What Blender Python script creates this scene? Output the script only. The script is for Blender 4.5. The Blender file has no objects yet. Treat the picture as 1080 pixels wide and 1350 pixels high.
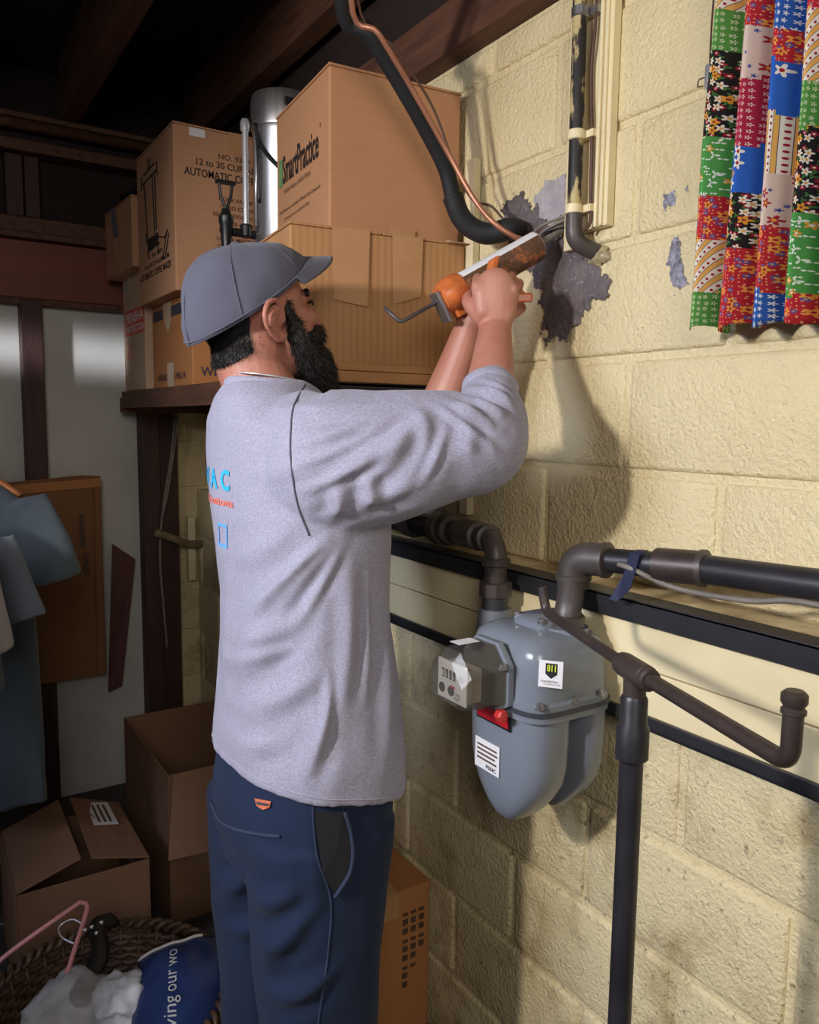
import bpy, bmesh, math, random
import numpy as np
from mathutils import Vector, Matrix, noise
from mathutils.bvhtree import BVHTree
random.seed(7)
rng = np.random.default_rng(7)
scene = bpy.context.scene
COL = scene.collection
# ---------------------------------------------------------------- camera
# world: +X towards the yellow block wall, +Y along it, Z up, floor at 0
cam_d = bpy.data.cameras.new('camera')
cam = bpy.data.objects.new('camera', cam_d)
COL.objects.link(cam)
cam_d.sensor_fit = 'HORIZONTAL'
cam_d.sensor_width = 36.0
cam_d.lens = 1040.0 / 1080.0 * 36.0
cam_d.clip_start = 0.02
cam.matrix_world = Matrix.Translation((0, 0, 1.45)) @ Matrix(((0.841253,0.051049,-0.538226),(-0.540505,0.101766,-0.835163),(0.012138,0.993498,0.113203))).to_4x4()
scene.camera = cam
# ---------------------------------------------------------------- light
world = bpy.data.worlds.new('world')
scene.world = world
world.use_nodes = True
world.node_tree.nodes['Background'].inputs[0].default_value = (0.80, 0.86, 1.0, 1)
world.node_tree.nodes['Background'].inputs[1].default_value = 0.07

def lamp(name, kind, loc, power, color, size=0.1, target=None, size_y=None, spread=None):
    d = bpy.data.lights.new(name, kind)
    d.energy = power
    d.color = color
    if kind == 'AREA':
        d.size = size
        if size_y:
            d.shape = 'RECTANGLE'; d.size_y = size_y
        if spread: d.spread = spread
    else:
        d.shadow_soft_size = size
    o = bpy.data.objects.new(name, d)
    COL.objects.link(o)
    o.location = loc
    if target is not None:
        o.rotation_euler = (Vector(target) - Vector(loc)).to_track_quat('-Z', 'Y').to_euler()
    return o
# an assumed, unseen work lamp to the man's left and an added soft fill behind the photographer
wl_ = lamp('assumed_work_lamp', 'SPOT', (-1.0, 0.62, 1.88), 104, (1.0, 0.955, 0.91), 0.06, target=(.95, 1.02, 1.42))
wl_.data.spot_size = math.radians(84); wl_.data.spot_blend = .45
lamp('fill_light', 'AREA', (-0.5, -1.2, 2.2), 25, (1.0, 0.94, 0.87), 0.9, target=(0.9, 1.0, 1.2))
lamp('assumed_cool_light', 'AREA', (-1.5, 1.05, 2.0), 6, (0.66, 0.76, 1.0), 0.6, target=(0.6, 1.15, 1.05), spread=math.radians(75))  # assumed cool source for the bluish light on his back; no window built
lamp('added_panel_beam', 'AREA', (-2.3, 1.7, 1.74), .28, (0.86, 0.90, 1.0), 0.42, target=(0.50, 3.15, 1.69), size_y=.06, spread=math.radians(4))  # added narrow beam that makes the bright patch on the back panel; no window
vs = scene.view_settings
vs.view_transform = 'Standard'
vs.look = 'None'
vs.exposure = 0.0
vs.gamma = 1.0
vs.use_curve_mapping = False

# ---------------------------------------------------------------- helpers
V = lambda p: np.array(p, float)
def nrm(v):
    v = V(v); return v / (np.linalg.norm(v) + 1e-12)

class MB:
    def __init__(s): s.v = []; s.f = []; s.m = []; s.uv = None
    def add(s, v, f, m=0):
        k = len(s.v); s.v += [tuple(map(float, p)) for p in v]
        s.f += [tuple(i + k for i in q) for q in f]; s.m += [m] * len(f)
        return s
    def box(s, x0, x1, y0, y1, z0, z1, m=0):
        v = [(x, y, z) for z in (z0, z1) for y in (y0, y1) for x in (x0, x1)]
        return s.add(v, [(0, 2, 3, 1), (4, 5, 7, 6), (0, 1, 5, 4), (2, 6, 7, 3), (0, 4, 6, 2), (1, 3, 7, 5)], m)
    def obox(s, c, ax, half, m=0):
        c = V(c); a = [nrm(q) * h for q, h in zip(ax, half)]
        v = [c + a[0] * i + a[1] * j + a[2] * k for k in (-1, 1) for j in (-1, 1) for i in (-1, 1)]
        return s.add(v, [(0, 2, 3, 1), (4, 5, 7, 6), (0, 1, 5, 4), (2, 6, 7, 3), (0, 4, 6, 2), (1, 3, 7, 5)], m)
    def slab(s, q, t, m=0):
        q = [V(p) for p in q]; n = nrm(np.cross(q[1] - q[0], q[-1] - q[0])) * t
        k = len(q); v = q + [p + n for p in q]
        f = [tuple(range(k))[::-1], tuple(range(k, 2 * k))] + [(i, (i + 1) % k, k + (i + 1) % k, k + i) for i in range(k)]
        return s.add(v, f, m)
    def tube(s, pts, r, n=12, m=0, flat=1.0, up=None):
        pts = [V(p) for p in pts]; N = len(pts)
        r = [r] * N if np.isscalar(r) else list(r)
        tg = [nrm(pts[min(i + 1, N - 1)] - pts[max(i - 1, 0)]) for i in range(N)]
        a = V(up) if up is not None else V((0, 0, 1)) if abs(tg[0][2]) < .9 else V((1, 0, 0))
        vs_, fs = [], []
        for i in range(N):
            a = nrm(a - tg[i] * (a @ tg[i])); b = np.cross(tg[i], a)
            for k in range(n):
                th = 2 * math.pi * k / n
                vs_.append(pts[i] + a * math.cos(th) * r[i] * flat + b * math.sin(th) * r[i])
        for i in range(N - 1):
            for k in range(n):
                fs.append((i * n + k, i * n + (k + 1) % n, (i + 1) * n + (k + 1) % n, (i + 1) * n + k))
        fs.append(tuple(range(n))[::-1]); fs.append(tuple((N - 1) * n + k for k in range(n)))
        return s.add(vs_, fs, m)
    def limb(s, pts, r, n=20, k=6, flat=1.0, up=None):
        P = cr([tuple(p) + (q,) for p, q in zip(pts, r)], k); P = [V(p) for p in P]
        A, B = P[0], P[-1]
        d0 = nrm(A[:3] - P[1][:3]); d1 = nrm(B[:3] - P[-2][:3]); pre = []; post = []
        for th in (80, 60, 40, 20):
            c, q = math.cos(math.radians(th)), math.sin(math.radians(th))
            pre.append(np.append(A[:3] + d0 * A[3] * q, A[3] * c)); post.insert(0, np.append(B[:3] + d1 * B[3] * q, B[3] * c))
        P = pre + P + post
        return s.tube([p[:3] for p in P], [p[3] for p in P], n, flat=flat, up=up)
    def lathe(s, prof, o, ax, n=24, m=0):
        ax = nrm(ax); a = nrm(np.cross(ax, (0, 0, 1) if abs(ax[2]) < .9 else (1, 0, 0))); b = np.cross(ax, a); o = V(o)
        vs_, fs = [], []
        for r, h in prof:
            for k in range(n):
                th = 2 * math.pi * k / n
                vs_.append(o + ax * h + (a * math.cos(th) + b * math.sin(th)) * max(r, 1e-5))
        for i in range(len(prof) - 1):
            for k in range(n):
                fs.append((i * n + k, i * n + (k + 1) % n, (i + 1) * n + (k + 1) % n, (i + 1) * n + k))
        fs.append(tuple(range(n))[::-1]); fs.append(tuple((len(prof) - 1) * n + k for k in range(n)))
        return s.add(vs_, fs, m)
    def ell(s, c, rad, ax=((1, 0, 0), (0, 1, 0), (0, 0, 1)), nu=24, nv=14):
        c = V(c); ax = [nrm(q) for q in ax]; vs_, fs = [], []
        for j in range(nv + 1):
            ph = math.pi * (j + .02) / (nv + .04) - math.pi / 2
            for i in range(nu):
                th = 2 * math.pi * i / nu
                vs_.append(c + ax[0] * rad[0] * math.cos(ph) * math.cos(th) + ax[1] * rad[1] * math.cos(ph) * math.sin(th) + ax[2] * rad[2] * math.sin(ph))
        for j in range(nv):
            for i in range(nu):
                fs.append((j * nu + i, j * nu + (i + 1) % nu, (j + 1) * nu + (i + 1) % nu, (j + 1) * nu + i))
        fs.append(tuple(range(nu))[::-1]); fs.append(tuple(nv * nu + i for i in range(nu)))
        return s.add(vs_, fs)
    def loft(s, rings, cap=True):
        n = len(rings[0]); vs_ = [p for r in rings for p in r]; fs = []
        for i in range(len(rings) - 1):
            for k in range(n):
                fs.append((i * n + k, i * n + (k + 1) % n, (i + 1) * n + (k + 1) % n, (i + 1) * n + k))
        if cap:
            fs.append(tuple(range(n))[::-1]); fs.append(tuple((len(rings) - 1) * n + k for k in range(n)))
        return s.add(vs_, fs)
    def mesh(s, name, mats, bevel=0, smooth=False, seg=2, recalc=True):
        me = bpy.data.meshes.new(name); me.from_pydata(s.v, [], s.f)
        for m in (mats if isinstance(mats, (list, tuple)) else [mats]): me.materials.append(m)
        if any(s.m): me.polygons.foreach_set('material_index', s.m)
        bm = bmesh.new(); bm.from_mesh(me)
        if recalc: bmesh.ops.recalc_face_normals(bm, faces=bm.faces)
        if bevel:
            es = [e for e in bm.edges if len(e.link_faces) == 2 and e.calc_face_angle(0) > .5]
            bmesh.ops.bevel(bm, geom=es, offset=bevel, segments=seg, affect='EDGES', profile=.5)
        bm.to_mesh(me); bm.free()
        if smooth:
            me.polygons.foreach_set('use_smooth', [True] * len(me.polygons))
            if smooth is not True: me.set_sharp_from_angle(angle=math.radians(smooth))
        return me
    def obj(s, name, mats, parent=None, bevel=0, smooth=False, seg=2, recalc=True):
        return link(name, s.mesh(name, mats, bevel, smooth, seg, recalc), parent)

def link(name, me, parent=None, loc=None):
    o = bpy.data.objects.new(name, me); COL.objects.link(o)
    L = Vector(loc) if loc is not None else Vector((0, 0, 0))
    o['_base'] = tuple(L); o.location = L
    if parent is not None:
        o.parent = parent; o.location = L - Vector(parent['_base'])
    return o
def thing(name, label, cat, loc=(0, 0, 0), group=None):
    o = bpy.data.objects.new(name, None); COL.objects.link(o); o.empty_display_size = .05
    o.location = loc; o['_base'] = tuple(loc)
    return tag(o, label, cat, group)
def tag(o, label, cat, group=None):
    o['label'] = label; o['category'] = cat
    if group: o['group'] = group
    return o
def struct(o): o['kind'] = 'structure'; return o
def cr(pts, k=6):
    P = [V(p) for p in pts]; P = [2 * P[0] - P[1]] + P + [2 * P[-1] - P[-2]]; out = []
    for i in range(1, len(P) - 2):
        for j in range(k):
            t = j / k; a, b, c, d = P[i - 1:i + 3]
            out.append(.5 * (2 * b + (c - a) * t + (2 * a - 5 * b + 4 * c - d) * t * t + (3 * b - a - 3 * c + d) * t ** 3))
    out.append(P[-2]); return [tuple(p) for p in out]
def fillet(pts, r, k=6):
    P = [V(p) for p in pts]; out = [P[0]]
    for i in range(1, len(P) - 1):
        a, b = nrm(P[i - 1] - P[i]), nrm(P[i + 1] - P[i]); p0, p2 = P[i] + a * r, P[i] + b * r
        for j in range(k + 1):
            t = j / k; out.append((1 - t) ** 2 * p0 + 2 * t * (1 - t) * P[i] + t * t * p2)
    return out + [P[-1]]
def fused(mb, voxel, smooth_it=4, factor=.5):
    o = bpy.data.objects.new('tmp', mb.mesh('tmp', [])); COL.objects.link(o)
    m = o.modifiers.new('r', 'REMESH'); m.mode = 'VOXEL'; m.voxel_size = voxel
    if smooth_it:
        q = o.modifiers.new('s', 'SMOOTH'); q.iterations = smooth_it; q.factor = factor
    dg = bpy.context.evaluated_depsgraph_get()
    me = bpy.data.meshes.new_from_object(o.evaluated_get(dg), depsgraph=dg)
    bpy.data.objects.remove(o)
    me.polygons.foreach_set('use_smooth', [True] * len(me.polygons))
    return me
def co(me):
    a = np.empty(len(me.vertices) * 3); me.vertices.foreach_get('co', a); return a.reshape(-1, 3)
def no(me):
    a = np.empty(len(me.vertices) * 3); me.vertex_normals.foreach_get('vector', a) if hasattr(me, 'vertex_normals') else me.vertices.foreach_get('normal', a); return a.reshape(-1, 3)
def setco(me, a): me.vertices.foreach_set('co', np.ascontiguousarray(a).ravel()); me.update()
def bvh(me): return BVHTree.FromPolygons([v.co for v in me.vertices], [tuple(p.vertices) for p in me.polygons])

# ---------------------------------------------------------------- materials
def s2l(c): return tuple(((x / 255) / 12.92 if x / 255 <= .04045 else ((x / 255 + .055) / 1.055) ** 2.4) for x in c)
class NT:
    def __init__(s, name):
        s.mat = bpy.data.materials.new(name); s.mat.use_nodes = True; s.t = s.mat.node_tree
        s.b = s.t.nodes['Principled BSDF']
    def n(s, kind, **kw):
        q = s.t.nodes.new('ShaderNode' + kind)
        for k, v in kw.items():
            if k.startswith('i_'):
                key = k[2:]; key = int(key) if key.isdigit() else key
                s.set(q.inputs[key], v)
            else: setattr(q, k, v)
        return q
    def set(s, sock, v):
        if hasattr(v, 'is_output') or isinstance(v, bpy.types.NodeSocket): s.t.links.new(v, sock)
        elif isinstance(v, bpy.types.Node): s.t.links.new(v.outputs[0], sock)
        else: sock.default_value = v
    def math(s, op, a, b=0., c=None):
        q = s.n('Math', operation=op); s.set(q.inputs[0], a); s.set(q.inputs[1], b)
        if c is not None: s.set(q.inputs[2], c)
        return q.outputs[0]
    def mix(s, f, a, b):
        q = s.n('Mix', data_type='RGBA'); s.set(q.inputs[0], f)
        s.set(q.inputs[6], a if not isinstance(a, tuple) else a + (1,) * (4 - len(a))); s.set(q.inputs[7], b if not isinstance(b, tuple) else b + (1,) * (4 - len(b)))
        return q.outputs[2]
    def ramp(s, f, stops):
        q = s.n('ValToRGB'); s.set(q.inputs[0], f); e = q.color_ramp.elements
        while len(e) < len(stops): e.new(.5)
        for el, (p, c) in zip(e, stops): el.position = p; el.color = (c, c, c, 1) if np.isscalar(c) else tuple(c) + (1,)
        return q.outputs[0]
    def co(s, kind='Object'):
        return s.n('NewGeometry').outputs['Position'] if kind == 'Position' else s.n('TexCoord').outputs[kind]
    def noise(s, vec, sc, det=3, rough=.55, scale3=None):
        if scale3:
            mp = s.n('Mapping'); s.set(mp.inputs[0], vec); mp.inputs[3].default_value = scale3; vec = mp.outputs[0]
        q = s.n('TexNoise'); s.set(q.inputs['Vector'], vec); q.inputs['Scale'].default_value = sc; q.inputs['Detail'].default_value = det; q.inputs['Roughness'].default_value = rough
        return q.outputs['Fac']
    def bump(s, h, strength=.3, dist=.002, prev=None):
        q = s.n('Bump'); s.set(q.inputs['Height'], h); q.inputs['Strength'].default_value = strength; q.inputs['Distance'].default_value = dist
        if prev is not None: s.set(q.inputs['Normal'], prev)
        s.t.links.new(q.outputs[0], s.b.inputs['Normal']); return q.outputs[0]
    def fin(s, color=None, rough=None, metal=None, spec=None):
        if color is not None: s.set(s.b.inputs['Base Color'], color + (1,) if isinstance(color, tuple) and len(color) == 3 else color)
        if rough is not None: s.set(s.b.inputs['Roughness'], rough)
        if metal is not None: s.set(s.b.inputs['Metallic'], metal)
        if spec is not None: s.set(s.b.inputs['Specular IOR Level'], spec)
        return s.mat
def simple(name, c, rough=.5, metal=0., var=.12, sc=18, bump=0., bsc=120, bd=.001, spec=None, scale3=None, space='Object', c2=None):
    t = NT(name); c = s2l(c); v = t.co(space); f = t.noise(v, sc, 4, .6, scale3)
    a = tuple(min(1, x * (1 + var)) for x in c); b = s2l(c2) if c2 else tuple(x * (1 - var) for x in c)
    t.fin(t.mix(t.ramp(f, [(.32, 0.), (.68, 1.)]), a, b), rough, metal, spec)
    if bump: t.bump(t.noise(v, bsc, 3, .6, scale3), bump, bd)
    return t.mat
M = {}
def mk_wall():
    t = NT('yellow_block_paint'); p = t.co('Position')
    base = t.mix(t.noise(p, 3.0, 3), s2l((232, 216, 172)), s2l((222, 203, 158)))
    blot = t.ramp(t.noise(p, 7, 5, .65), [(.50, 0.), (.70, 1.)])
    z = t.n('SeparateXYZ'); t.set(z.inputs[0], p)
    low = t.ramp(t.math('SUBTRACT', 1.12, z.outputs[2]), [(0., .08), (.14, .75), (1., 1.)])
    base = t.mix(t.math('MULTIPLY', blot, low), base, s2l((158, 134, 92)))
    grit = t.ramp(t.noise(p, 60, 4, .7), [(.60, 0.), (.68, 1.)])
    base = t.mix(t.math('MULTIPLY', t.math('MULTIPLY', grit, low), .8), base, s2l((92, 74, 50)))
    rub = t.math('MULTIPLY', t.ramp(t.noise(p, 2.3, 4), [(.5, 0.), (.7, 1.)]), .35)
    base = t.mix(rub, base, s2l((196, 178, 132)))
    t.fin(base, .42, 0., .45)
    n1 = t.bump(t.noise(p, 130, 3, .6), 1., .0055)
    n2 = t.bump(t.noise(p, 30, 4, .6), .35, .009, n1)
    return t.mat
M['wall'] = mk_wall()
M['yboard'] = simple('yellow_painted_board', (230, 214, 172), .4, var=.07, sc=6, bump=.15, bsc=50)
M['ledge'] = simple('stained_ledge', (222, 204, 160), .5, var=.06, sc=9, bump=.4, bsc=60, bd=.003, space='Position', c2=(150, 122, 84))
M['white_panel'] = simple('white_wall_panel', (196, 193, 186), .6, var=.10, sc=2.5, bump=.08, bsc=60)
M['dark_wood'] = simple('dark_timber', (92, 58, 42), .7, var=.35, sc=7, bump=.5, bsc=40, bd=.002, scale3=(6, .7, 6))
M['dark_wood_v'] = simple('dark_stud_timber', (62, 36, 32), .6, var=.3, sc=7, bump=.4, bsc=40, bd=.002, scale3=(6, 6, .7))
M['subfloor'] = simple('dark_subfloor', (40, 26, 22), .85, var=.35, sc=6, bump=.4, scale3=(6, .6, 6))
M['red_paint'] = simple('oxide_red_beam', (122, 58, 40), .55, var=.12, sc=5, bump=.2, bsc=30, scale3=(.6, 6, 3))
M['concrete'] = simple('dark_concrete', (72, 66, 62), .85, var=.25, sc=5, bump=.4, bsc=60, bd=.003)
M['black_iron'] = simple('black_painted_iron', (44, 44, 48), .42, .2, var=.25, sc=14, bump=.3, bsc=60)
M['pipe'] = simple('rusty_black_pipe', (80, 76, 76), .45, .3, var=.2, sc=16, bump=.35, bsc=90, bd=.001, c2=(76, 66, 62))
M['pipe_dark'] = simple('dark_pipe', (48, 46, 50), .4, .35, var=.3, sc=16, bump=.35, bsc=90, bd=.001)
M['brown_pipe'] = simple('brown_rusty_pipe', (68, 58, 55), .42, .35, var=.3, sc=20, bump=.35, bsc=90, bd=.001)
M['steel'] = simple('brushed_steel', (186, 182, 180), .33, .92, var=.12, sc=10, bump=.05, scale3=(8, 8, .4))
M['chrome'] = simple('chrome', (224, 224, 228), .3, .7, var=.04)
M['galv'] = simple('galvanised', (170, 170, 172), .35, .9, var=.15, sc=40)
M['black_plastic'] = simple('black_plastic', (26, 26, 28), .38, var=.1)
M['rubber'] = simple('black_foam', (24, 24, 26), .7, var=.2, bump=.25, bsc=150)
M['copper'] = simple('copper', (176, 120, 94), .4, .5, var=.12, sc=12)
M['wire_grey'] = simple('grey_cable', (120, 112, 104), .55, var=.15)
M['wire_brown'] = simple('brown_wire', (84, 58, 46), .5, var=.15)
M['ink'] = simple('black_ink', (38, 30, 28), .7, var=.1)
M['ink_soft'] = simple('faded_ink', (86, 60, 46), .7, var=.2, sc=60)
M['ink_blue'] = simple('blue_black_ink', (54, 52, 66), .7, var=.15, sc=60)
M['white'] = simple('white_paper', (226, 224, 226), .5, var=.03)
M['red_plastic'] = simple('red_plastic', (190, 52, 50), .35, var=.08)
def mk_card(name, c, ax=2, wave=260, streak=.10, dark=None):
    t = NT(name); v = t.co('Object'); c = s2l(c)
    f = t.noise(v, 4, 4, .6)
    col = t.mix(f, tuple(x * 1.08 for x in c), tuple(x * .88 for x in c))
    w = t.n('TexWave', wave_type='BANDS', bands_direction='XYZ'[ax] if ax < 3 else 'DIAGONAL'); t.set(w.inputs[0], v)
    w.inputs['Scale'].default_value = wave / 20; w.inputs['Distortion'].default_value = .3
    fl = t.noise(v, 300, 2, .5)
    col = t.mix(t.math('MULTIPLY', w.outputs['Fac'], streak), col, tuple(x * .72 for x in c))
    t.fin(t.mix(t.math('MULTIPLY', fl, .15), col, tuple(x * .7 for x in c)), .75, 0, .25)
    n = t.bump(w.outputs['Fac'], .10, .0015); t.bump(f, .15, .006, n)
    return t.mat
M['card'] = mk_card('kraft_cardboard', (184, 134, 96))
M['card_pink'] = mk_card('tan_cardboard', (190, 142, 108))
M['card_rib'] = mk_card('ribbed_cardboard', (186, 138, 92), 0, 420, .55)
M['card_orange'] = mk_card('orange_brown_cardboard', (182, 124, 76))
M['card_pale'] = mk_card('pale_cardboard', (196, 166, 140))
M['card_in'] = mk_card('cardboard_inside', (134, 100, 78))
M['card_lean'] = mk_card('brown_flat_cardboard', (134, 92, 60))
M['tape'] = simple('packing_tape', (186, 140, 98), .22, var=.05)
M['tape_clear'] = simple('clear_tape', (196, 170, 140), .18, var=.06)
M['plank'] = simple('pine_plank', (178, 130, 84), .6, var=.15, sc=8, bump=.2, scale3=(.6, 6, 8))

def text(s, o, right, up, width, height, mat, parent, name='lettering', bold=.0, lift=.0008, raw=False):
    c = bpy.data.curves.new('t', 'FONT'); c.body = s; c.size = 1; c.offset = bold; c.resolution_u = 3
    ob = bpy.data.objects.new('t', c); COL.objects.link(ob)
    dg = bpy.context.evaluated_depsgraph_get(); me = bpy.data.meshes.new_from_object(ob.evaluated_get(dg), depsgraph=dg)
    bpy.data.objects.remove(ob)
    a = co(me); lo = a.min(0); hi = a.max(0); sz = hi - lo
    right, up = nrm(right), nrm(up); n = np.cross(right, up)
    if height is None: height = width * sz[1] / sz[0]
    if width is None: width = height * sz[0] / sz[1]
    u = (a[:, 0] - lo[0]) / sz[0] * width; w = (a[:, 1] - lo[1]) / sz[1] * height
    b = V(o) + np.outer(u, right) + np.outer(w, up) + n * lift
    if raw: return u, w, me
    setco(me, b); me.materials.clear(); me.materials.append(mat); me.name = name
    return link(name, me, parent)
def decal(o, right, up, w, h, mat, parent, name='sticker', t=.0006, lift=.0):
    right, up = nrm(right), nrm(up); n = np.cross(right, up); o = V(o) + n * lift
    q = [o, o + right * w, o + right * w + up * h, o + up * h]
    return MB().slab(q, t).obj(name, mat, parent)

# ================================================================ the room
W, WL, YB = 1.056, 1.0, 3.16
DZ, Z0 = .196, 1.37 - 7 * .196
floor = struct(MB().box(-3.0, 1.3, -2.2, 3.4, -.1, 0).obj('floor', M['concrete']))
# --- yellow block wall: mortar backing, every block a piece of its own
mb = MB().box(W + .0065, 1.35, -.8, YB + .2, 1.17, 2.225).box(WL + .0065, 1.35, -.8, YB + .2, 0, 1.17)
wall_right = struct(mb.obj('wall_right', M['wall']))
BL, BH = .39, DZ
def block_mesh(l, h):
    m = MB().box(0, .05, 0, l, 0, h)
    return m.mesh('block', M['wall'], bevel=.009, seg=4, smooth=35)
full = block_mesh(BL - .013, BH - .012)
course = 0
for k in range(12):
    z = Z0 + k * DZ
    if z > 2.2: break
    X = W if z > 1.1 else WL
    h = BH if z + BH < 2.23 else 2.225 - z
    off = .955
    # courses 1.37-1.566 and 1.762-1.958 have a head joint at Y .955
    off = .955 if round((z - 1.37) / DZ) % 2 == 0 else 1.15
    y = off - 5 * BL
    while y < YB:
        if y > -.8:
            l = min(BL, YB - y)
            if l > .05 and not (1.0 < z + .1 < 1.12 and y < 2.3):   # none behind the painted boards
                me = full if (l == BL and h == BH) else block_mesh(l - .013, h - .012)
                link('block', me, wall_right, (X + random.uniform(-.0012, .0012), y + .005, z + .0045))
        y += BL
# --- end wall of the same blocks beyond the post
wall_end = struct(MB().box(.0, 1.2, YB + .006, YB + .25, 0, 2.3).obj('wall_end', M['wall']))
struct(MB().box(.8, 1.35, YB - .02, YB + .25, 2.231, 2.66).obj('trim_8', M['subfloor']))
eb = MB().box(0, BL - .01, 0, .05, 0, BH - .009).mesh('block', M['wall'], bevel=.006, seg=3, smooth=35)
for k in range(9):
    z = Z0 + k * DZ; x = .86 if k % 2 else .665
    link('block', eb, wall_end, (x, YB, z + .0045))
    link('block', eb, wall_end, (x - BL, YB, z + .0045))
# --- ledge with painted boards held by two black irons
trim_1 = struct(MB().box(.952, W + .02, -.8, 2.45, 1.140, 1.178).obj('trim_1', M['ledge'], bevel=.003))
trim_2 = struct(thing('trim_2', 'cream painted boards fixed along the wall between two black irons', 'board')); del trim_2['category']
for z0, z1 in ((1.072, 1.1435), (.994, 1.069)):
    MB().box(.958 if z0 > 1.05 else .961, 1.04, -.8, 2.45, z0, z1).obj('board', M['yboard'], trim_2, bevel=.002)
trim_3 = struct(MB().box(.946, .953, -.8, 2.45, 1.1435, 1.1785).box(.946, .99, -.8, 2.45, 1.174, 1.1795).obj('trim_3', M['black_iron'], bevel=.001))
trim_4 = struct(MB().box(.948, .956, -.8, 2.45, .982, 1.002).box(.948, 1.0, -.8, 2.45, .980, .985).obj('trim_4', M['black_iron'], bevel=.001))

# --- ragged repair mortar and bare spots on the wall
def patch(outline, name, mat, step=.004, rough=.5, proud=.004, seed=0, holes=0., parent=wall_right):
    """outline: (Y, Z) polygon on the wall; edge broken by noise"""
    P = np.array(outline); lo, hi = P.min(0) - .03, P.max(0) + .03
    ys = np.arange(lo[0], hi[0], step); zs = np.arange(lo[1], hi[1], step)
    YY, ZZ = np.meshgrid(ys, zs, indexing='ij')
    ins = np.zeros(YY.shape, bool); dist = np.full(YY.shape, 9.); n = len(P)
    for i in range(n):
        a, b = P[i], P[(i + 1) % n]
        c = ((a[1] > ZZ) != (b[1] > ZZ)) & (YY < (b[0] - a[0]) * (ZZ - a[1]) / (b[1] - a[1] + 1e-9) + a[0]); ins ^= c
        d = b - a; t = np.clip(((YY - a[0]) * d[0] + (ZZ - a[1]) * d[1]) / (d @ d), 0, 1)
        dist = np.minimum(dist, np.hypot(YY - a[0] - t * d[0], ZZ - a[1] - t * d[1]))
    sd = np.where(ins, dist, -dist)
    nz = np.array([[noise.fractal((y * 55, z * 55, seed), .7, 2.1, 4) for z in zs] for y in ys])
    f = sd + nz * .02 * rough - holes * np.maximum(0, nz - .1) * .06
    keep = f > 0; mb = MB(); idx = {}
    for i in range(len(ys) - 1):
        for j in range(len(zs) - 1):
            if keep[i, j] and keep[i + 1, j] and keep[i, j + 1] and keep[i + 1, j + 1]:
                q = []
                for a, b in ((i, j), (i + 1, j), (i + 1, j + 1), (i, j + 1)):
                    if (a, b) not in idx:
                        idx[(a, b)] = len(mb.v)
                        hgt = proud * min(1, max(0, f[a, b]) / .012) + .0012 * nz[a, b]
                        mb.v.append((W - .0012 - max(0, hgt), ys[a], zs[b]))
                    q.append(idx[(a, b)])
                mb.f.append(tuple(q[::-1])); mb.m.append(0)
    o = mb.obj(name, mat, parent, smooth=True, recalc=False)
    return o
def mk_mortar():
    t = NT('grey_mortar'); p = t.co('Position')
    f = t.noise(p, 14, 5, .65)
    c = t.mix(t.ramp(f, [(.35, 0.), (.65, 1.)]), s2l((84, 78, 80)), s2l((116, 106, 106)))
    t.fin(t.mix(t.ramp(t.noise(p, 120, 3, .6), [(.6, 0.), (.72, 1.)]), c, s2l((146, 138, 140))), .8, 0, .3)
    t.bump(t.noise(p, 70, 5, .7), .6, .004); return t.mat
M['mortar'] = mk_mortar()
M['mortar_pale'] = simple('pale_mortar', (168, 160, 164), .8, var=.15, sc=50, bump=.6, bsc=90, bd=.003, space='Position')
M['bare'] = simple('bare_block', (140, 138, 152), .5, var=.7, sc=90, bump=.9, bsc=130, bd=.004, space='Position')
def yz(*p): return [(q[1], q[2]) for q in p]
patch(yz((1.0560, 1.2998, 1.8943), (1.0560, 1.2396, 1.9042), (1.0560, 1.1892, 1.8605), (1.0560, 1.1577, 1.8192), (1.0560, 1.0836, 1.7755), (1.0560, 1.0288, 1.7268), (1.0560, 0.9952, 1.6960), (1.0560, 0.9973, 1.6705), (1.0560, 1.0438, 1.6630), (1.0560, 1.0649, 1.6343), (1.0560, 1.1027, 1.6089), (1.0560, 1.1518, 1.6043), (1.0560, 1.1704, 1.6374), (1.0560, 1.1867, 1.7110), (1.0560, 1.2337, 1.7685), (1.0560, 1.2979, 1.8462)), 'mortar_patch', M['mortar'], step=.003, proud=.006, rough=.8, seed=1)
patch(yz((1.0560, 1.2120, 1.8837), (1.0560, 1.1743, 1.9059), (1.0560, 1.1177, 1.9139), (1.0560, 1.1096, 1.8302), (1.0560, 1.1493, 1.8176), (1.0560, 1.1970, 1.8409)), 'mortar_patch', M['mortar_pale'], proud=.003, seed=2)
patch(yz((1.0560, 0.8954, 1.8278), (1.0560, 0.8686, 1.8263), (1.0560, 0.8625, 1.7994), (1.0560, 0.8778, 1.7840), (1.0560, 0.8964, 1.7926)), 'bare_spot', M['bare'], step=.002, proud=.0015, seed=3, holes=.55)
patch(yz((1.0560, 0.8540, 1.8252), (1.0560, 0.8396, 1.8218), (1.0560, 0.8416, 1.8086), (1.0560, 0.8518, 1.8132)), 'bare_spot', M['bare'], step=.002, proud=.001, seed=4, holes=.6)
patch(yz((1.0560, 0.8623, 1.7482), (1.0560, 0.8492, 1.7250), (1.0560, 0.8376, 1.6999), (1.0560, 0.8450, 1.6800), (1.0560, 0.8314, 1.6688), (1.0560, 0.8493, 1.6560), (1.0560, 0.8648, 1.6686), (1.0560, 0.8693, 1.6929), (1.0560, 0.8882, 1.7077), (1.0560, 0.8802, 1.7255)), 'bare_spot', M['bare'], step=.002, proud=.003, seed=5, rough=.6)
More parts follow.
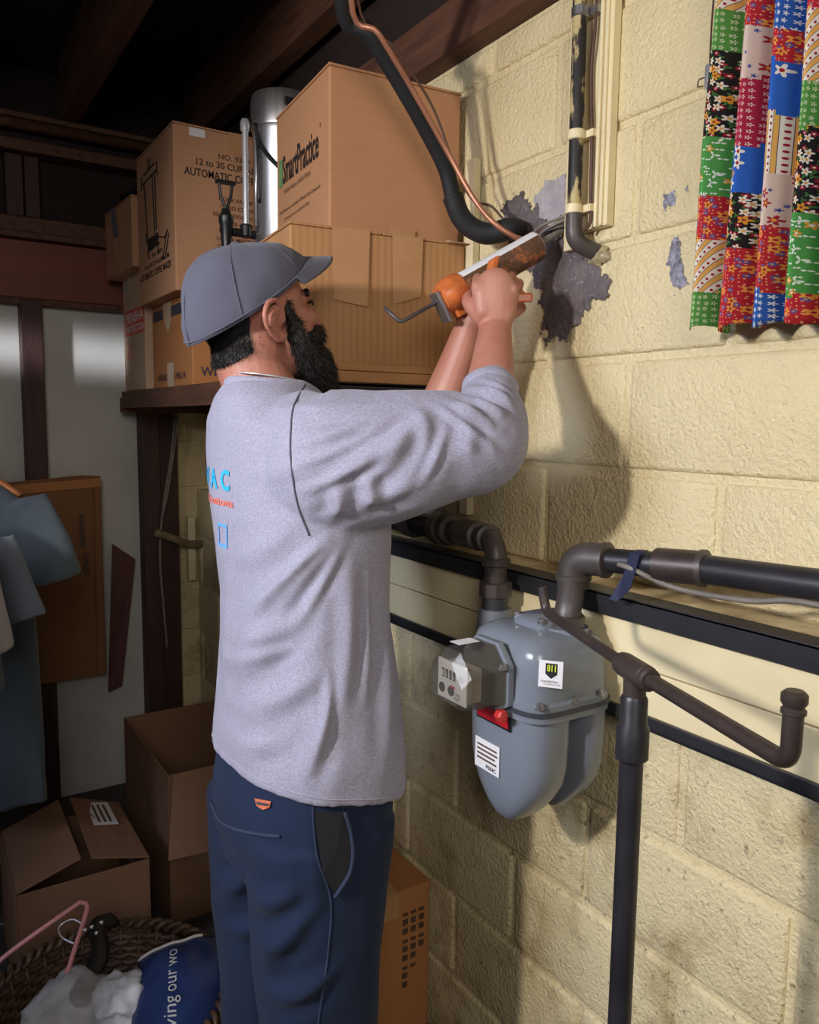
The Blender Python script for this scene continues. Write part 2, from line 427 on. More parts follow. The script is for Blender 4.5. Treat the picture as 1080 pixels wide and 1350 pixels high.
patch(yz((1.0560, 1.5649, 1.2538), (1.0560, 1.4840, 1.2879), (1.0560, 1.4758, 1.2180), (1.0560, 1.5215, 1.1947), (1.0560, 1.5836, 1.2094)), 'broken_plaster', M['mortar_pale'], step=.004, proud=.003, seed=9, holes=.4)

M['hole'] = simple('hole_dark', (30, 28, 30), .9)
patch(yz((1.0560, 1.2888, 1.8593), (1.0560, 1.2373, 1.8519), (1.0560, 1.1868, 1.8078), (1.0560, 1.1635, 1.7644), (1.0560, 1.1973, 1.7527), (1.0560, 1.2347, 1.7905), (1.0560, 1.2781, 1.8305)), 'hole_shade_patch', M['hole'], step=.003, proud=.009, seed=12)  # raised dark sheet; the hole's inner shade is put into its colour
# --- ceiling: subfloor planks, joists along Y, beam on the wall, header at the back
ceiling = struct(MB().box(-3.0, 1.4, -2.2, 3.4, 2.665, 2.70).obj('ceiling', M['subfloor']))
for k in range(24):
    x0 = -1.55 + k * .12
    MB().box(x0, x0 + .116, -1.2, 3.3, 2.655 - random.uniform(0, .004), 2.67).obj('plank', M['subfloor'], ceiling)
for i, xr in enumerate((1.00, .575, .15, -.275, -.70, -1.125)):
    MB().box(xr - .062, xr, -1.2, 3.02, 2.46, 2.66).obj('joist', M['dark_wood'], ceiling, bevel=.004)
trim_5 = struct(MB().box(1.012, 1.35, -.8, 3.2, 2.226, 2.33).obj('trim_5', M['dark_wood'], bevel=.004))
trim_6 = struct(MB().box(1.03, 1.35, -.8, 3.2, 2.331, 2.655).obj('trim_6', M['subfloor'], bevel=.004))
# --- back wall: white panels between dark studs, red beam, dark boarding above
wall_back = struct(MB().box(-2.2, .80, YB, YB + .1, 0, 2.66).obj('wall_back', M['subfloor']))
for x0, x1 in ((-1.60, -1.0), (-.98, -.38), (-.36, .372), (.376, .775)):
    MB().box(x0, x1, YB - .012, YB, 1.36 if x0 > 9 else 0.0, 1.86).obj('panel', M['white_panel'], wall_back, bevel=.001)
MB().box(.378, .773, YB - .014, YB - .011, .0, 1.085).obj('panel', M['white_panel'], wall_back)
for x0, x1 in ((.372, .442), (-.25, -.18), (-.85, -.78)):
    MB().box(x0, x1, YB - .07, YB - .012, 0, 1.86).obj('stud', M['dark_wood_v'], wall_back, bevel=.003)
MB().box(-2.2, .80, YB - .05, YB, 1.866, 2.062).obj('red_beam', M['red_paint'], wall_back, bevel=.003)
MB().box(-2.2, .80, YB - .066, YB - .0, 1.842, 1.864).obj('beam_edge', M['dark_wood'], wall_back, bevel=.003)
MB().box(-2.2, .80, YB - .085, YB, 2.064, 2.085).obj('beam_edge', M['dark_wood'], wall_back, bevel=.003)
MB().box(-2.2, .80, YB - .07, YB, 2.087, 2.138).obj('beam_edge', M['dark_wood'], wall_back, bevel=.004)
for x0, x1 in ((.345, .40), (.405, .452), (-.10, -.03)):
    MB().box(x0, x1, YB - .06, YB, 2.14, 2.345).obj('stud', M['dark_wood_v'], wall_back, bevel=.003)
MB().box(-2.2, 1.0, YB - .10, YB, 2.347, 2.385).obj('header', M['dark_wood'], wall_back, bevel=.004)
MB().box(-2.2, 1.0, YB - .07, YB, 2.387, 2.44).obj('header', M['subfloor'], wall_back, bevel=.004)
MB().box(-2.2, 1.0, YB - .14, YB, 2.441, 2.459).obj('header', M['dark_wood'], wall_back, bevel=.004)
MB().tube([(-2.2, YB - .12, 2.425), (.95, YB - .12, 2.425)], .018, 12).obj('header_pipe', M['dark_wood'], wall_back, smooth=True)
# post beside the yellow end wall
door_post = struct(thing('trim_7', 'dark brown timber post beside the white panel', 'post')); del door_post['category']
MB().box(.77, .835, YB - .09, YB, 0, 1.52).obj('post_board', M['dark_wood_v'], door_post, bevel=.003)
MB().box(.838, .912, YB - .06, YB - .001, 0, 1.52).obj('post_board', M['dark_wood_v'], door_post, bevel=.003)

# ================================================================ storage shelf with cartons
SZ = 1.548
shelf = thing('storage_shelf', 'storage shelf of planks on black angle iron beside the block wall', 'shelf', (.85, 2.2, 0))
for y0, y1 in ((1.375, 1.62), (1.625, 1.90), (1.905, 2.18), (2.185, 2.46), (2.465, 2.74), (2.745, 3.02)):
    MB().box(.696, 1.048, y0, y1, SZ - .022, SZ).obj('plank', M['plank'], shelf, bevel=.002)
MB().box(.69, 1.05, 1.368, 1.373, SZ - .060, SZ - .024).box(.69, 1.05, 1.368, 1.40, SZ - .030, SZ - .024).obj('end_rail', M['black_iron'], shelf, bevel=.001)
MB().box(.688, .695, 1.375, 3.02, SZ - .060, SZ - .001).obj('side_rail', M['dark_wood'], shelf, bevel=.001)
MB().box(1.045, 1.05, 1.40, 3.04, SZ - .060, SZ - .024).obj('side_rail', M['black_iron'], shelf, bevel=.001)
MB().box(.69, 1.05, 3.022, 3.06, SZ - .075, SZ - .022).obj('end_rail', M['dark_wood'], shelf, bevel=.001)
MB().slab([(.90, 1.38, SZ - .06), (.94, 1.38, SZ - .06), (1.05, 1.38, SZ - .20), (1.05, 1.38, SZ - .25)], .006).obj('brace', M['black_iron'], shelf)

def carton(name, label, c, size, rot, mat, tape=True, group=None, top_gap=.004, sag=0.):
    """closed carton: c = near-left bottom corner (min X, min Y), size (x, y, z), rot about that corner"""
    root = thing(name, label, 'box', c, group)
    sx, sy, sz = size; r = math.radians(rot); ca, sa = math.cos(r), math.sin(r)
    def T(p): return (c[0] + p[0] * ca - p[1] * sa, c[1] + p[0] * sa + p[1] * ca, c[2] + p[2])
    def tr(mb):
        mb.v = [T(p) for p in mb.v]; return mb
    m = MB().box(0, sx, 0, sy, 0, sz - .005)
    tr(m).obj('body', mat, root, bevel=.004)
    for a, b in ((-.001, sx / 2 - top_gap / 2), (sx / 2 + top_gap / 2, sx + .001)):
        tr(MB().box(a, b, -.001, sy + .001, sz - .005, sz)).obj('flap', mat, root, bevel=.0015)
    if tape:
        tr(MB().box(sx / 2 - .025, sx / 2 + .025, -.0015, sy + .0015, sz, sz + .0008).box(sx / 2 - .025, sx / 2 + .025, -.0016, -.0008, sz - .06, sz + .0008)).obj('tape', M['tape'], root)
    X = (ca, sa, 0); Y = (-sa, ca, 0)
    return root, T, X, Y
# ribbed carton on the shelf end
b1, T, X, Y = carton('carton', 'ribbed kraft carton with wide tape strips on the shelf end, under the printed carton', (.646, 1.436, SZ + .001), (.388, .24, .280), -6.0, M['card_rib'], False)
for x0, x1, d in ((.085, .165, 0), (.215, .285, 0)):
    q = [T((x0, -.0045, .279)), T((x1, -.0045, .279)), T((x1 - .004, -.0045, .13 if x0 < .1 else .16)), T((x0 + .003, -.0045, .14))]
    MB().slab(q, .0008).obj('tape', M['tape'], b1)
MB().slab([T((.345, -.012, .276)), T((.396, -.012, .276)), T((.398, .008, .2815)), T((.345, .008, .2815))], .002).obj('flap', M['card_pale'], b1)
MB().box(.688, .955, 1.378, 1.392, SZ + .001, SZ + .016).obj('batten', M['plank'], shelf, bevel=.002)
# printed carton on top
b2, T, X, Y = carton('carton', 'large carton with black and green printed name, on top of the ribbed carton', (.738, 1.452, SZ + .2835), (.300, .325, .312), -5, M['card'], True)
Yn = tuple(-V(Y)); U3 = (0, 0, 1)
text('SmartPractice', T((0, .278, .150)), Yn, U3, .222, .062, M['ink'], b2, bold=.018, lift=.0012)
text('®', T((0, .050, .205)), Yn, U3, .008, .008, M['ink'], b2, lift=.0012)
M['green_ink'] = simple('green_ink', (104, 140, 92), .7, var=.1)
decal(T((0, .305, .148)), Yn, U3, .024, .060, M['green_ink'], b2, 'logo_mark', lift=.001)
text('Healthier Practices. Healthier Patients.', T((0, .270, .128)), Yn, U3, .17, .011, M['ink_soft'], b2, lift=.0012)
text('SmartPractice is a member of Patient Care Companies', T((0, .302, .086)), Yn, U3, .255, .011, M['ink'], b2, lift=.0012)
text('smartpractice.com 800 522 0800', T((0, .270, .068)), Yn, U3, .16, .009, M['ink_soft'], b2, lift=.0012)
MB().slab([T((.13, -.0045, 0)), T((.19, -.0045, 0)), T((.19, -.0045, .016)), T((.13, -.0045, .016))], .0006).obj('tape', M['tape'], b2)
# orange-brown carton behind the man's head
b3, T, X, Y = carton('carton', 'orange brown carton with dark printed bands and corner lettering, under the tall carton', (.722, 2.29, SZ + .001), (.32, .42, .262), 0, M['card_orange'], False)
Yn = tuple(-V(Y))
text('WISSAHICKON', T((.024, 0, .028)), X, U3, .24, .026, M['ink_blue'], b3, bold=.02, lift=.0012)
text('WISSAHICKON CO. PHILA. PA.', T((0, .36, .022)), Yn, U3, .30, .022, M['ink_blue'], b3, bold=.01, lift=.0012)
for y0, y1 in ((.40, .29), (.20, .03)):
    decal(T((0, y0, .215)), Yn, U3, y0 - y1, .032, M['ink_blue'], b3, 'print_band', lift=.0006)
MB().slab([T((-.0015, .285, .262)), T((-.0015, .20, .262)), T((-.0015, .20, .205)), T((-.0015, .235, .17)), T((-.0015, .275, .215))], .001).obj('tape', M['tape_clear'], b3)
MB().slab([T((-.0015, .25, 0)), T((-.0015, .18, 0)), T((-.0015, .18, .075)), T((-.0015, .25, .075))], .0008).obj('tape', M['tape_clear'], b3)
# tall coffee maker carton
b4, T, X, Y = carton('carton', 'tall tan carton printed with a coffee maker drawing, behind the man\'s cap', (.675, 2.275, SZ + .2645), (.37, .40, .455), 0, M['card_pink'], True)
Yn = tuple(-V(Y))
for s, x, z, w, h in (('NO. 9309', .125, .376, .095, .015), ('12 to 30 CUP ALUMINUM', .062, .350, .275, .018), ('AUTOMATIC COFFEE MAKER', .028, .318, .315, .022), ('HOME PARTIES', .125, .262, .11, .011), ('CARD CLUBS', .13, .240, .10, .011), ('RECREATION ROOMS', .108, .218, .16, .011), ('SUPPER CLUBS', .125, .196, .11, .011), ('PATIO PARTIES', .125, .174, .115, .011), ('LODGE MEETINGS', .118, .152, .13, .011), ('CHURCH SOCIALS', .12, .130, .135, .011)):
    text(s, T((x * 1.02, 0, z)), X, U3, w, h, M['ink'] if h > .015 else M['ink_soft'], b4, bold=.012, lift=.0012)
decal(T((.045, 0, .425)), X, U3, .045, .022, M['white'], b4, 'sticker')
for s, y, z, w, h in (('NO. 9309', .24, .125, .11, .014), ('12 to 30 CUP ALUMINUM', .33, .100, .27, .014), ('AUTOMATIC COFFEE MAKER', .38, .070, .34, .020)):
    text(s, T((0, y, z)), Yn, U3, w, h, M['ink'], b4, bold=.012, lift=.0012)
def L(pts, r=.0022):
    MB().tube([T((-.0010, y, z)) for y, z in pts], r, 6).obj('drawing_line', M['ink'], b4)
for pts in ([(.28, .19), (.31, .36)], [(.20, .19), (.215, .36)], [(.18, .20), (.19, .37)], [(.33, .36), (.17, .365)], [(.31, .385), (.19, .39)], [(.26, .385), (.255, .42)], [(.24, .39), (.235, .415)], [(.34, .345), (.335, .385)], [(.16, .35), (.165, .39)], [(.29, .15), (.15, .155)], [(.28, .15), (.27, .125)], [(.17, .15), (.165, .125)], [(.16, .175), (.10, .16), (.07, .175)], [(.07, .178), (.12, .11)], [(.12, .11), (.10, .10), (.055, .165)], [(.30, .21), (.29, .175)]):
    L(pts)
decal(T((0, .285, .152)), Yn, U3, .12, .036, M['ink'], b4, 'drawing_fill', lift=.0006)
# narrow pale carton with orange label, leaning behind
b5, T, X, Y = carton('carton', 'pale dusty carton with an orange printed label at the shelf edge', (.700, 2.72, SZ + .001), (.14, .27, .39), 1, M['card_pale'], False)
Yn = tuple(-V(Y))
M['orange_ink'] = simple('orange_label', (214, 84, 46), .6, var=.06)
decal(T((0, .24, .19)), Yn, U3, .24, .085, M['orange_ink'], b5, 'printed_label', lift=.0006)
text('PENSHA', T((0, .225, .232)), Yn, U3, .22, .034, M['white'], b5, bold=.02, lift=.0016)
text('PROTECTION', T((0, .225, .200)), Yn, U3, .22, .022, M['white'], b5, bold=.01, lift=.0016)
text('21', T((0, .23, .11)), Yn, U3, .07, .06, M['orange_ink'], b5, lift=.001)
decal(T((0, .24, .345)), Yn, U3, .05, .03, simple('faded_blue', (146, 170, 168), .6), b5, 'sticker')
MB().slab([T((-.002, .20, .39)), T((-.002, .15, .39)), T((-.002, .15, .30)), T((-.002, .20, .30))], .0008).obj('tape', M['tape_clear'], b5)
# small carton with grey tape on top of it, tilted
b6, T, X, Y = carton('carton', 'small carton with a strip of grey tape, highest at the left of the shelf', (.662, 2.70, SZ + .393), (.17, .33, .225), 2, M['card_pink'], False)
Yn = tuple(-V(Y))
M['duct'] = simple('grey_duct_tape', (112, 112, 122), .5, var=.1)
MB().slab([T((-.0045, .24, .223)), T((-.0045, .19, .222)), T((-.0045, .165, .155)), T((-.0045, .155, .125)), T((-.0045, .20, .125)), T((-.0045, .215, .16))], .0008).obj('duct_tape', M['duct'], b6)
MB().slab([T((-.0045, .19, .12)), T((-.0045, .165, .12)), T((-.0045, .16, .065)), T((-.0045, .175, .065))], .0008).obj('tape', M['tape_clear'], b6)
# crumpled dark wrapping on the small carton
def crumple(c, rad, amp, fr, seed, n=2):
    bm = bmesh.new(); bmesh.ops.create_icosphere(bm, subdivisions=4, radius=1)
    for v in bm.verts:
        p = v.co.copy(); d = 1 + amp * noise.fractal(p * fr + Vector((seed, 0, 0)), .8, 2, 4) + .35 * amp * (noise.cell(p * fr * 2.2) if False else noise.noise(p * fr * 3 + Vector((0, seed, 0))))
        v.co = Vector((p.x * rad[0], p.y * rad[1], p.z * rad[2])) * d + Vector(c)
    m = MB(); bm.verts.index_update(); m.v = [tuple(v.co) for v in bm.verts]; m.f = [tuple(q.index for q in f.verts) for f in bm.faces]; m.m = [0] * len(m.f); bm.free(); return m
tag(crumple((.72, 2.86, SZ + .393 + .225 + .034), (.045, .09, .022), .5, 1.7, 3).obj('crumpled_foil', simple('dark_foil', (70, 68, 72), .25, .6, var=.5, sc=40), smooth=40), 'crumpled dark foil lying on the small taped carton', 'foil')
# stainless coffee urn
uc = (.985, 2.06, SZ + .012); UX, UY = .888, 2.02
urn = thing('coffee_urn', 'tall stainless coffee urn with a black tap between the cartons', 'urn', (UX, UY, SZ))
prof = [(.0, .0), (.072, .0), (.076, .006), (.076, .02), (.07, .03), (.07, .04)]
MB().lathe([(.06, 0), (.073, 0), (.077, .008), (.077, .345), (.079, .352), (.077, .36)], (UX, UY, SZ + .30), (0, 0, 1), 40).obj('tank', M['steel'], urn, smooth=30)
MB().lathe([(.081, 0), (.082, .004), (.082, .07), (.078, .084), (.05, .094), (.0, .096)], (UX, UY, SZ + .655), (0, 0, 1), 40).obj('lid', M['steel'], urn, smooth=30)
MB().box(UX - .03, UX + .02, UY - .088, UY - .08, SZ + .695, SZ + .715).obj('lid_slot', M['black_plastic'], urn, bevel=.003)
for dx, dy in ((.05, .05), (-.05, .05), (.05, -.05), (-.05, -.05)):
    MB().tube([(UX + dx, UY + dy, SZ), (UX + dx, UY + dy, SZ + .31)], .008, 10).obj('leg', M['black_plastic'], urn, smooth=True)
tx, ty, tz = UX - .105, UY + .005, SZ + .385       # gauge on the room side
tap = MB().tube([(UX - .07, ty, tz), (tx - .035, ty, tz)], .011, 14)
tap.lathe([(.012, -.016), (.015, -.012), (.015, .014), (.012, .018)], (tx + .004, ty, tz + .006), (0, 0, 1), 16)
tap.lathe([(.008, -.052), (.011, -.05), (.017, .018), (.019, .022), (.019, .036), (.013, .042), (.010, .055)], (tx - .05, ty, tz), (0, 0, 1), 18)
tp = tap.obj('tap', M['black_plastic'], urn, smooth=35)
h = MB()
for s in (-1, 1):
    h.tube([(tx - .05, ty + s * .003, tz + .05), (tx - .05 + s * .013, ty - .0, tz + .085), (tx - .05 + s * .018, ty, tz + .118)], .0042, 8)
h.box(tx - .075, tx - .025, ty - .008, ty + .008, tz + .116, tz + .124)
h.obj('tap_lever', M['black_plastic'], tp, smooth=35)
MB().tube([(tx + .004, ty, tz + .02), (tx + .004, ty, SZ + .655)], .0085, 14).obj('sight_glass', M['chrome'], urn, smooth=35)
MB().lathe([(.006, -.02), (.012, -.018), (.013, .0), (.009, .01), (.004, .012)], (tx + .004, ty, SZ + .66), (0, 0, 1), 14).obj('gauge_cap', M['chrome'], urn, smooth=35)
MB().tube(cr([(tx + .02, ty - .03, SZ + .655), (tx + .03, ty - .04, SZ + .60), (UX - .03, UY - .08, SZ + .53), (UX + .03, UY - .082, SZ + .50)]), .0055, 10).obj('handle', M['black_plastic'], urn, smooth=True)
MB().tube(cr([(tx + .02, ty - .03, SZ + .655), (tx + .026, ty - .036, SZ + .55), (tx + .028, ty - .03, SZ + .46)]), .004, 8).obj('cord', M['black_plastic'], urn, smooth=True)
MB().tube([(tx + .024, ty - .02, tz + .02), (tx + .024, ty - .02, SZ + .64)], .003, 8).obj('guard_rod', M['chrome'], urn, smooth=True)
tag(crumple((.775, 1.855, SZ + .225), (.055, .045, .045), .55, 1.6, 11).obj('crumpled_paper', simple('crumpled_paper', (196, 174, 150), .7, var=.25, sc=30), smooth=35), 'crumpled pale paper heaped beneath the coffee urn tap', 'paper')
tag(MB().box(.72, .815, 1.80, 1.915, SZ + .001, SZ + .17).obj('packing_block', M['card_in'], bevel=.004), 'plain brown carton under the crumpled paper behind the man', 'box')

# ================================================================ gas meter
M['meter'] = simple('grey_meter_enamel', (118, 124, 134), .22, .0, var=.05, sc=5, spec=.6)
M['meter_dark'] = simple('dark_gasket', (58, 60, 66), .4, var=.1)
def mk_clear():
    t = NT('clear_plastic'); nt = t.t; tr = nt.nodes.new('ShaderNodeBsdfTransparent'); mx = nt.nodes.new('ShaderNodeMixShader')
    tr.inputs[0].default_value = (.88, .86, .82, 1); t.fin((.20, .19, .18), .22, 0, .7)
    mx.inputs[0].default_value = .16; nt.links.new(tr.outputs[0], mx.inputs[1]); nt.links.new(t.b.outputs[0], mx.inputs[2]); nt.links.new(mx.outputs[0], nt.nodes['Material Output'].inputs[0]); return t.mat
M['clear'] = mk_clear()
MX0, MX1, MY0, MY1 = .775, .950, .850, 1.040
IN_Y = (0.9050, 1.1097, 1.2383)[1]
MCX, MCY = (MX0 + MX1) / 2, (MY0 + MY1) / 2
def rrect(cx, cy, hx, hy, z, n=40, e=4.5):
    out = []
    for k in range(n):
        th = 2 * math.pi * (k + .5) / n; c, s = math.cos(th), math.sin(th)
        out.append((cx + hx * math.copysign(abs(c) ** (2 / e), c), cy + hy * math.copysign(abs(s) ** (2 / e), s), z))
    return out
meter = thing('gas_meter', 'grey enamelled gas meter with clear dial cover hung on the pipes', 'gas meter', (MCX, MCY, .815))
FZ = 1.012
hx, hy = (MX1 - MX0) / 2, (MY1 - MY0) / 2
rings = [rrect(MCX, MCY, hx * a + .004, hy * b + .004, z) for z, a, b in ((FZ + .003, 1, 1), (FZ + .012, 1, 1), (FZ + .016, .96, .95), (FZ + .05, .94, .93), (FZ + .080, .91, .90), (FZ + .098, .85, .84), (FZ + .108, .72, .72), (FZ + .113, .55, .55))]
up_case = MB().loft(rings).obj('upper_casing', M['meter'], meter, smooth=40)
MB().loft([rrect(MCX, MCY, hx + .006, hy + .006, FZ - .004), rrect(MCX, MCY, hx + .006, hy + .006, FZ + .0035)]).obj('flange', M['meter_dark'], meter, smooth=40)
MB().loft([rrect(MCX, MCY, hx + .004, hy + .004, FZ - .014), rrect(MCX, MCY, hx + .004, hy + .004, FZ - .004)]).obj('lower_rim', M['meter'], meter, smooth=40)
for c, d in ((MX0 + .052, .050), (MX1 - .036, .036)):
    rr = [rrect(c, MCY, d * a, hy * b, z, 40, 3.0) for z, a, b in ((FZ - .012, .98, .97), (FZ - .05, 1, .97), (FZ - .10, 1, .94), (FZ - .130, .98, .86), (FZ - .155, .93, .70), (FZ - .178, .84, .50), (FZ - .196, .70, .30), (FZ - .206, .46, .15), (FZ - .210, .2, .06))]
    MB().loft(rr).obj('diaphragm_case', M['meter'], meter, smooth=60)
MB().loft([rrect(MCX + .02, MCY, .05, .04, FZ + .112), rrect(MCX + .02, MCY, .05, .04, FZ + .122), rrect(MCX + .02, MCY, .044, .034, FZ + .127)]).obj('top_cover', M['meter'], meter, smooth=40)
bolt = MB().lathe([(.0075, 0), (.0075, .003), (.0055, .004), (.0055, .008), (.003, .0095)], (0, 0, 0), (0, 0, 1), 12).mesh('bolt', M['galv'], smooth=35)
for x, y, z in ((MX0 + .012, MY0 + .004, 0), (MX0 + .075, MY0 - .001, 0), (MX0 + .135, MY0 + .001, 0), (MX0 - .001, MY0 + .06, 0), (MX0 + .003, MY1 - .02, 0), (MX1 - .005, MY0 + .03, 0)):
    link('bolt', bolt, meter, (x, y, FZ + .012))
for x, y in ((MCX - .02, MCY - .03), (MCX - .02, MCY + .03), (MCX + .062, MCY - .03), (MCX + .03, MCY - .036)):
    link('bolt', bolt, meter, (x, y, FZ + .122))
for x, y, r, z1 in ((.905, IN_Y, .030, 1.112), (.885, .905, .036, 1.128)):
    MB().lathe([(r * 1.15, 0), (r * 1.05, .03), (r, z1 - FZ - .06)], (x, y, FZ + .06), (0, 0, 1), 24).obj('pipe_boss', M['meter'], meter, smooth=40)
# dial unit
DX0, DX1 = .685, MX0 - .002
def octo(x, y0, y1, z0, z1, c):
    return [(x, y0 + c, z0), (x, y1 - c * .5, z0 + .004), (x, y1, z0 + c), (x, y1, z1 - c * 1.3), (x, y1 - c * 1.5, z1), (x, y0 + c * 1.4, z1), (x, y0, z1 - c * 1.6), (x, y0, z0 + c * .6)]
iy0, iy1, iz0, iz1 = .905, 1.005, 1.018, 1.108
ix = MB().loft([octo(DX1, iy0 - .008, iy1 + .006, iz0 - .012, iz1 + .004, .02), octo(DX1 - .012, iy0 - .008, iy1 + .006, iz0 - .012, iz1 + .004, .02)]).obj('dial_base', M['meter'], meter, bevel=.002)
cover = MB().loft([octo(DX1 - .0125, iy0 - .004, iy1 + .003, iz0 - .008, iz1, .02), octo(DX0 + .012, iy0, iy1, iz0 - .004, iz1 - .004, .021), octo(DX0, iy0 + .008, iy1 - .008, iz0 + .004, iz1 - .022, .02)]).obj('dial_cover', M['clear'], meter)
cover.modifiers.new('thickness', 'SOLIDIFY').thickness = .002
gear = MB().box(DX0 + .016, DX0 + .045, iy0 + .016, iy1 - .016, iz0 + .006, iz1 - .03).obj('gear_case', simple('grey_white_plastic', (176, 170, 160), .5), meter, bevel=.003)
plate = MB().box(DX0 + .011, DX0 + .0145, iy0 + .012, iy1 - .014, iz0 + .004, iz1 - .024).obj('dial_plate', M['white'], meter, bevel=.001)
Lr = (0, -1, 0)
for k in range(4):
    decal((DX0 + .0105, iy1 - .026 - k * .0095, iz1 - .052), Lr, (0, 0, 1), .0062, .014, M['black_plastic'], plate, 'digit_window', t=.0004)
    text('1666'[k], (DX0 + .0098, iy1 - .0275 - k * .0095, iz1 - .050), Lr, (0, 0, 1), .0034, .009, M['white'], plate, 'digit', lift=.0004)
text('0 0', (DX0 + .0105, iy0 + .029, iz1 - .050), Lr, (0, 0, 1), .012, .009, M['ink'], plate, 'digit')
for yy in (iy1 - .026, iy1 - .050):
    MB().lathe([(.008, 0), (.008, .0006), (.0065, .0006), (.0065, .0002)], (DX0 + .0108, yy, iz0 + .020), (-1, 0, 0), 20).obj('dial_ring', M['ink'], plate)
    MB().slab([(DX0 + .0098, yy + .006, iz0 + .024), (DX0 + .0098, yy - .006, iz0 + .014), (DX0 + .0098, yy - .002, iz0 + .024)], .0004).obj('pointer', M['ink'], plate)
text('CUBIC', (DX0 + .0105, iy0 + .040, iz0 + .016), Lr, (0, 0, 1), .016, .005, M['ink'], plate, 'lettering')
text('FEET', (DX0 + .0105, iy0 + .039, iz0 + .009), Lr, (0, 0, 1), .014, .005, M['ink'], plate, 'lettering')
decal((DX0 + .0108, iy0 + .054, iz0 + .025), Lr, (0, 0, 1), .014, .004, M['red_plastic'], plate, 'print_line', t=.0004)
decal((DX0 + .025, iy0 + .050, iz1 + .0005), (1, 0, 0), (0, 1, 0), .04, .025, M['white'], meter, 'sticker')
link('bolt', bolt, meter, (DX1 - .02, iy0 - .004, iz1 - .03))
MB().lathe([(.010, 0), (.010, .012), (.008, .014)], (DX1 - .020, iy0 + .004, iz0 - .014), (0, -1, .1), 6).obj('seal', M['red_plastic'], meter, bevel=.001)
fr = (0, -1, 0)
badge = decal((MX0 + .001, .990, .972), (.0, -1, 0), (0, 0, 1), .085, .032, M['black_plastic'], meter, 'badge', t=.002)
decal((MX0 - .0015, .986, .976), (.0, -1, 0), (0, 0, 1), .077, .020, simple('badge_red', (176, 30, 40), .25), badge, 'badge_field', t=.0008)
lab = decal((MX0 + .0005, .992, .888), (.0, -1, 0), (.0, 0, 1), .062, .050, M['white'], meter, 'paper_label', t=.0012)
for k, (w, s) in enumerate(((.05, 0), (.052, 0), (.046, 0), (.05, 0))):
    decal((MX0 - .0008, .986, .926 - k * .0075), (0, -1, 0), (0, 0, 1), w, .0030, M['ink_soft'], lab, 'print_line', t=.0004)
text('PSNC', (MX0 - .0008, .962, .892), (0, -1, 0), (0, 0, 1), .026, .007, M['ink'], lab, bold=.02, lift=.0006)
# 811 sticker on the rounded near corner
a = nrm((.62, -.78, 0)); upv = nrm(np.cross(a, (-.75, -.62, .14))) ; upv = nrm((.10, .10, .98)); upv = nrm(upv - a * (upv @ a))
so = V((MX0 + .0185, MY0 + .0150, FZ + .044)) + np.cross(a, upv) * .0035
st = decal(so, a, upv, .036, .040, M['white'], meter, 'sticker', t=.0010)
nn = np.cross(a, upv)
sh = so + nn * .0012 + a * .010
MB().slab([sh + upv * .036, sh + upv * .020, sh + a * .009 + upv * .013, sh + a * .018 + upv * .020, sh + a * .018 + upv * .036], -.0004).obj('shield', M['black_plastic'], st)
text('811', sh + nn * .0008 + a * .0025 + upv * .024, a, upv, .013, .010, simple('lime_ink', (206, 220, 60), .5), st, bold=.02)
text('Know what\'s below.', so + nn * .0012 + a * .004 + upv * .0075, a, upv, .026, .004, M['ink'], st)
text('Call before you dig.', so + nn * .0012 + a * .008 + upv * .003, a, upv, .026, .0035, M['ink_soft'], st)
# ================================================================ gas pipes
def coll(mb, p, d, r, w, n=18):
    d = nrm(d); mb.lathe([(r * .8, -w / 2), (r, -w / 2 + .002), (r, w / 2 - .002), (r * .8, w / 2)], p, d, n); return mb
IN = (.905, 1.072, 0)
inlet = thing('gas_pipe', 'dark gas pipe with elbows entering the meter beside the man', 'pipe', (0.9050, 1.1095, 1.2342))
ez = (0.9050, 1.1097, 1.2383)
pA = (.905, ez[1], 1.12); pB = (.905, ez[1], ez[2]); pC = (.965, 1.36, ez[2] - .012); pD = (.985, 1.75, ez[2] - .02)
MB().tube(fillet([pA, pB, pC], .045, 8), .0205, 20).obj('elbow_pipe', M['pipe'], inlet, smooth=40)
MB().tube([pC, pD], .026, 20).obj('pipe_run', M['pipe_dark'], inlet, smooth=40)
dd = V(pC) - V(pB)
for q, r, w, nm in ((V(pB) + dd * .14, .0265, .016, 'collar'), (V(pB) + dd * .45, .028, .09, 'coupling'), (V(pB) + dd * .86, .031, .03, 'collar'), (V(pB) + dd * 1.02, .037, .045, 'union'), (V(pD) * .35 + V(pC) * .65, .034, .05, 'union')):
    coll(MB(), q, dd, r, w).obj(nm, M['pipe'], inlet, smooth=30)
coll(MB(), V(pB) - V((0, 0, .040)), (0, 0, 1), .0265, .016).obj('collar', M['pipe'], inlet, smooth=30)
coll(MB(), (pA[0], pA[1], 1.148), (0, 0, 1), .031, .028, 10).obj('union_nut', M['pipe'], inlet, smooth=30)
coll(MB(), (pA[0], pA[1], 1.122), (0, 0, 1), .024, .03).obj('union_nut', M['meter_dark'], inlet, smooth=30)
ob = (0.9150, 0.9223, 1.2338); oc = (0.9720, 0.7478, 1.2441); od = (0.9850, 0.5537, 1.2533)
outlet = thing('gas_pipe', 'dark gas pipe with a coupling running along the ledge to the right', 'pipe', ob)
pA = (.885, .905, 1.125); pA2 = (.885, .902, 1.150); pA3 = (ob[0], ob[1], 1.200); pB = (ob[0], ob[1], ob[2]); pC = (.966, .74, 1.243); pD = (.985, .55, 1.248); pE = (1.0, -.4, 1.262)
MB().tube(fillet([pA, pA2, pA3, V(pB) - V((0, 0, .03))], .014, 4), .0215, 20).obj('riser', M['pipe'], outlet, smooth=40)
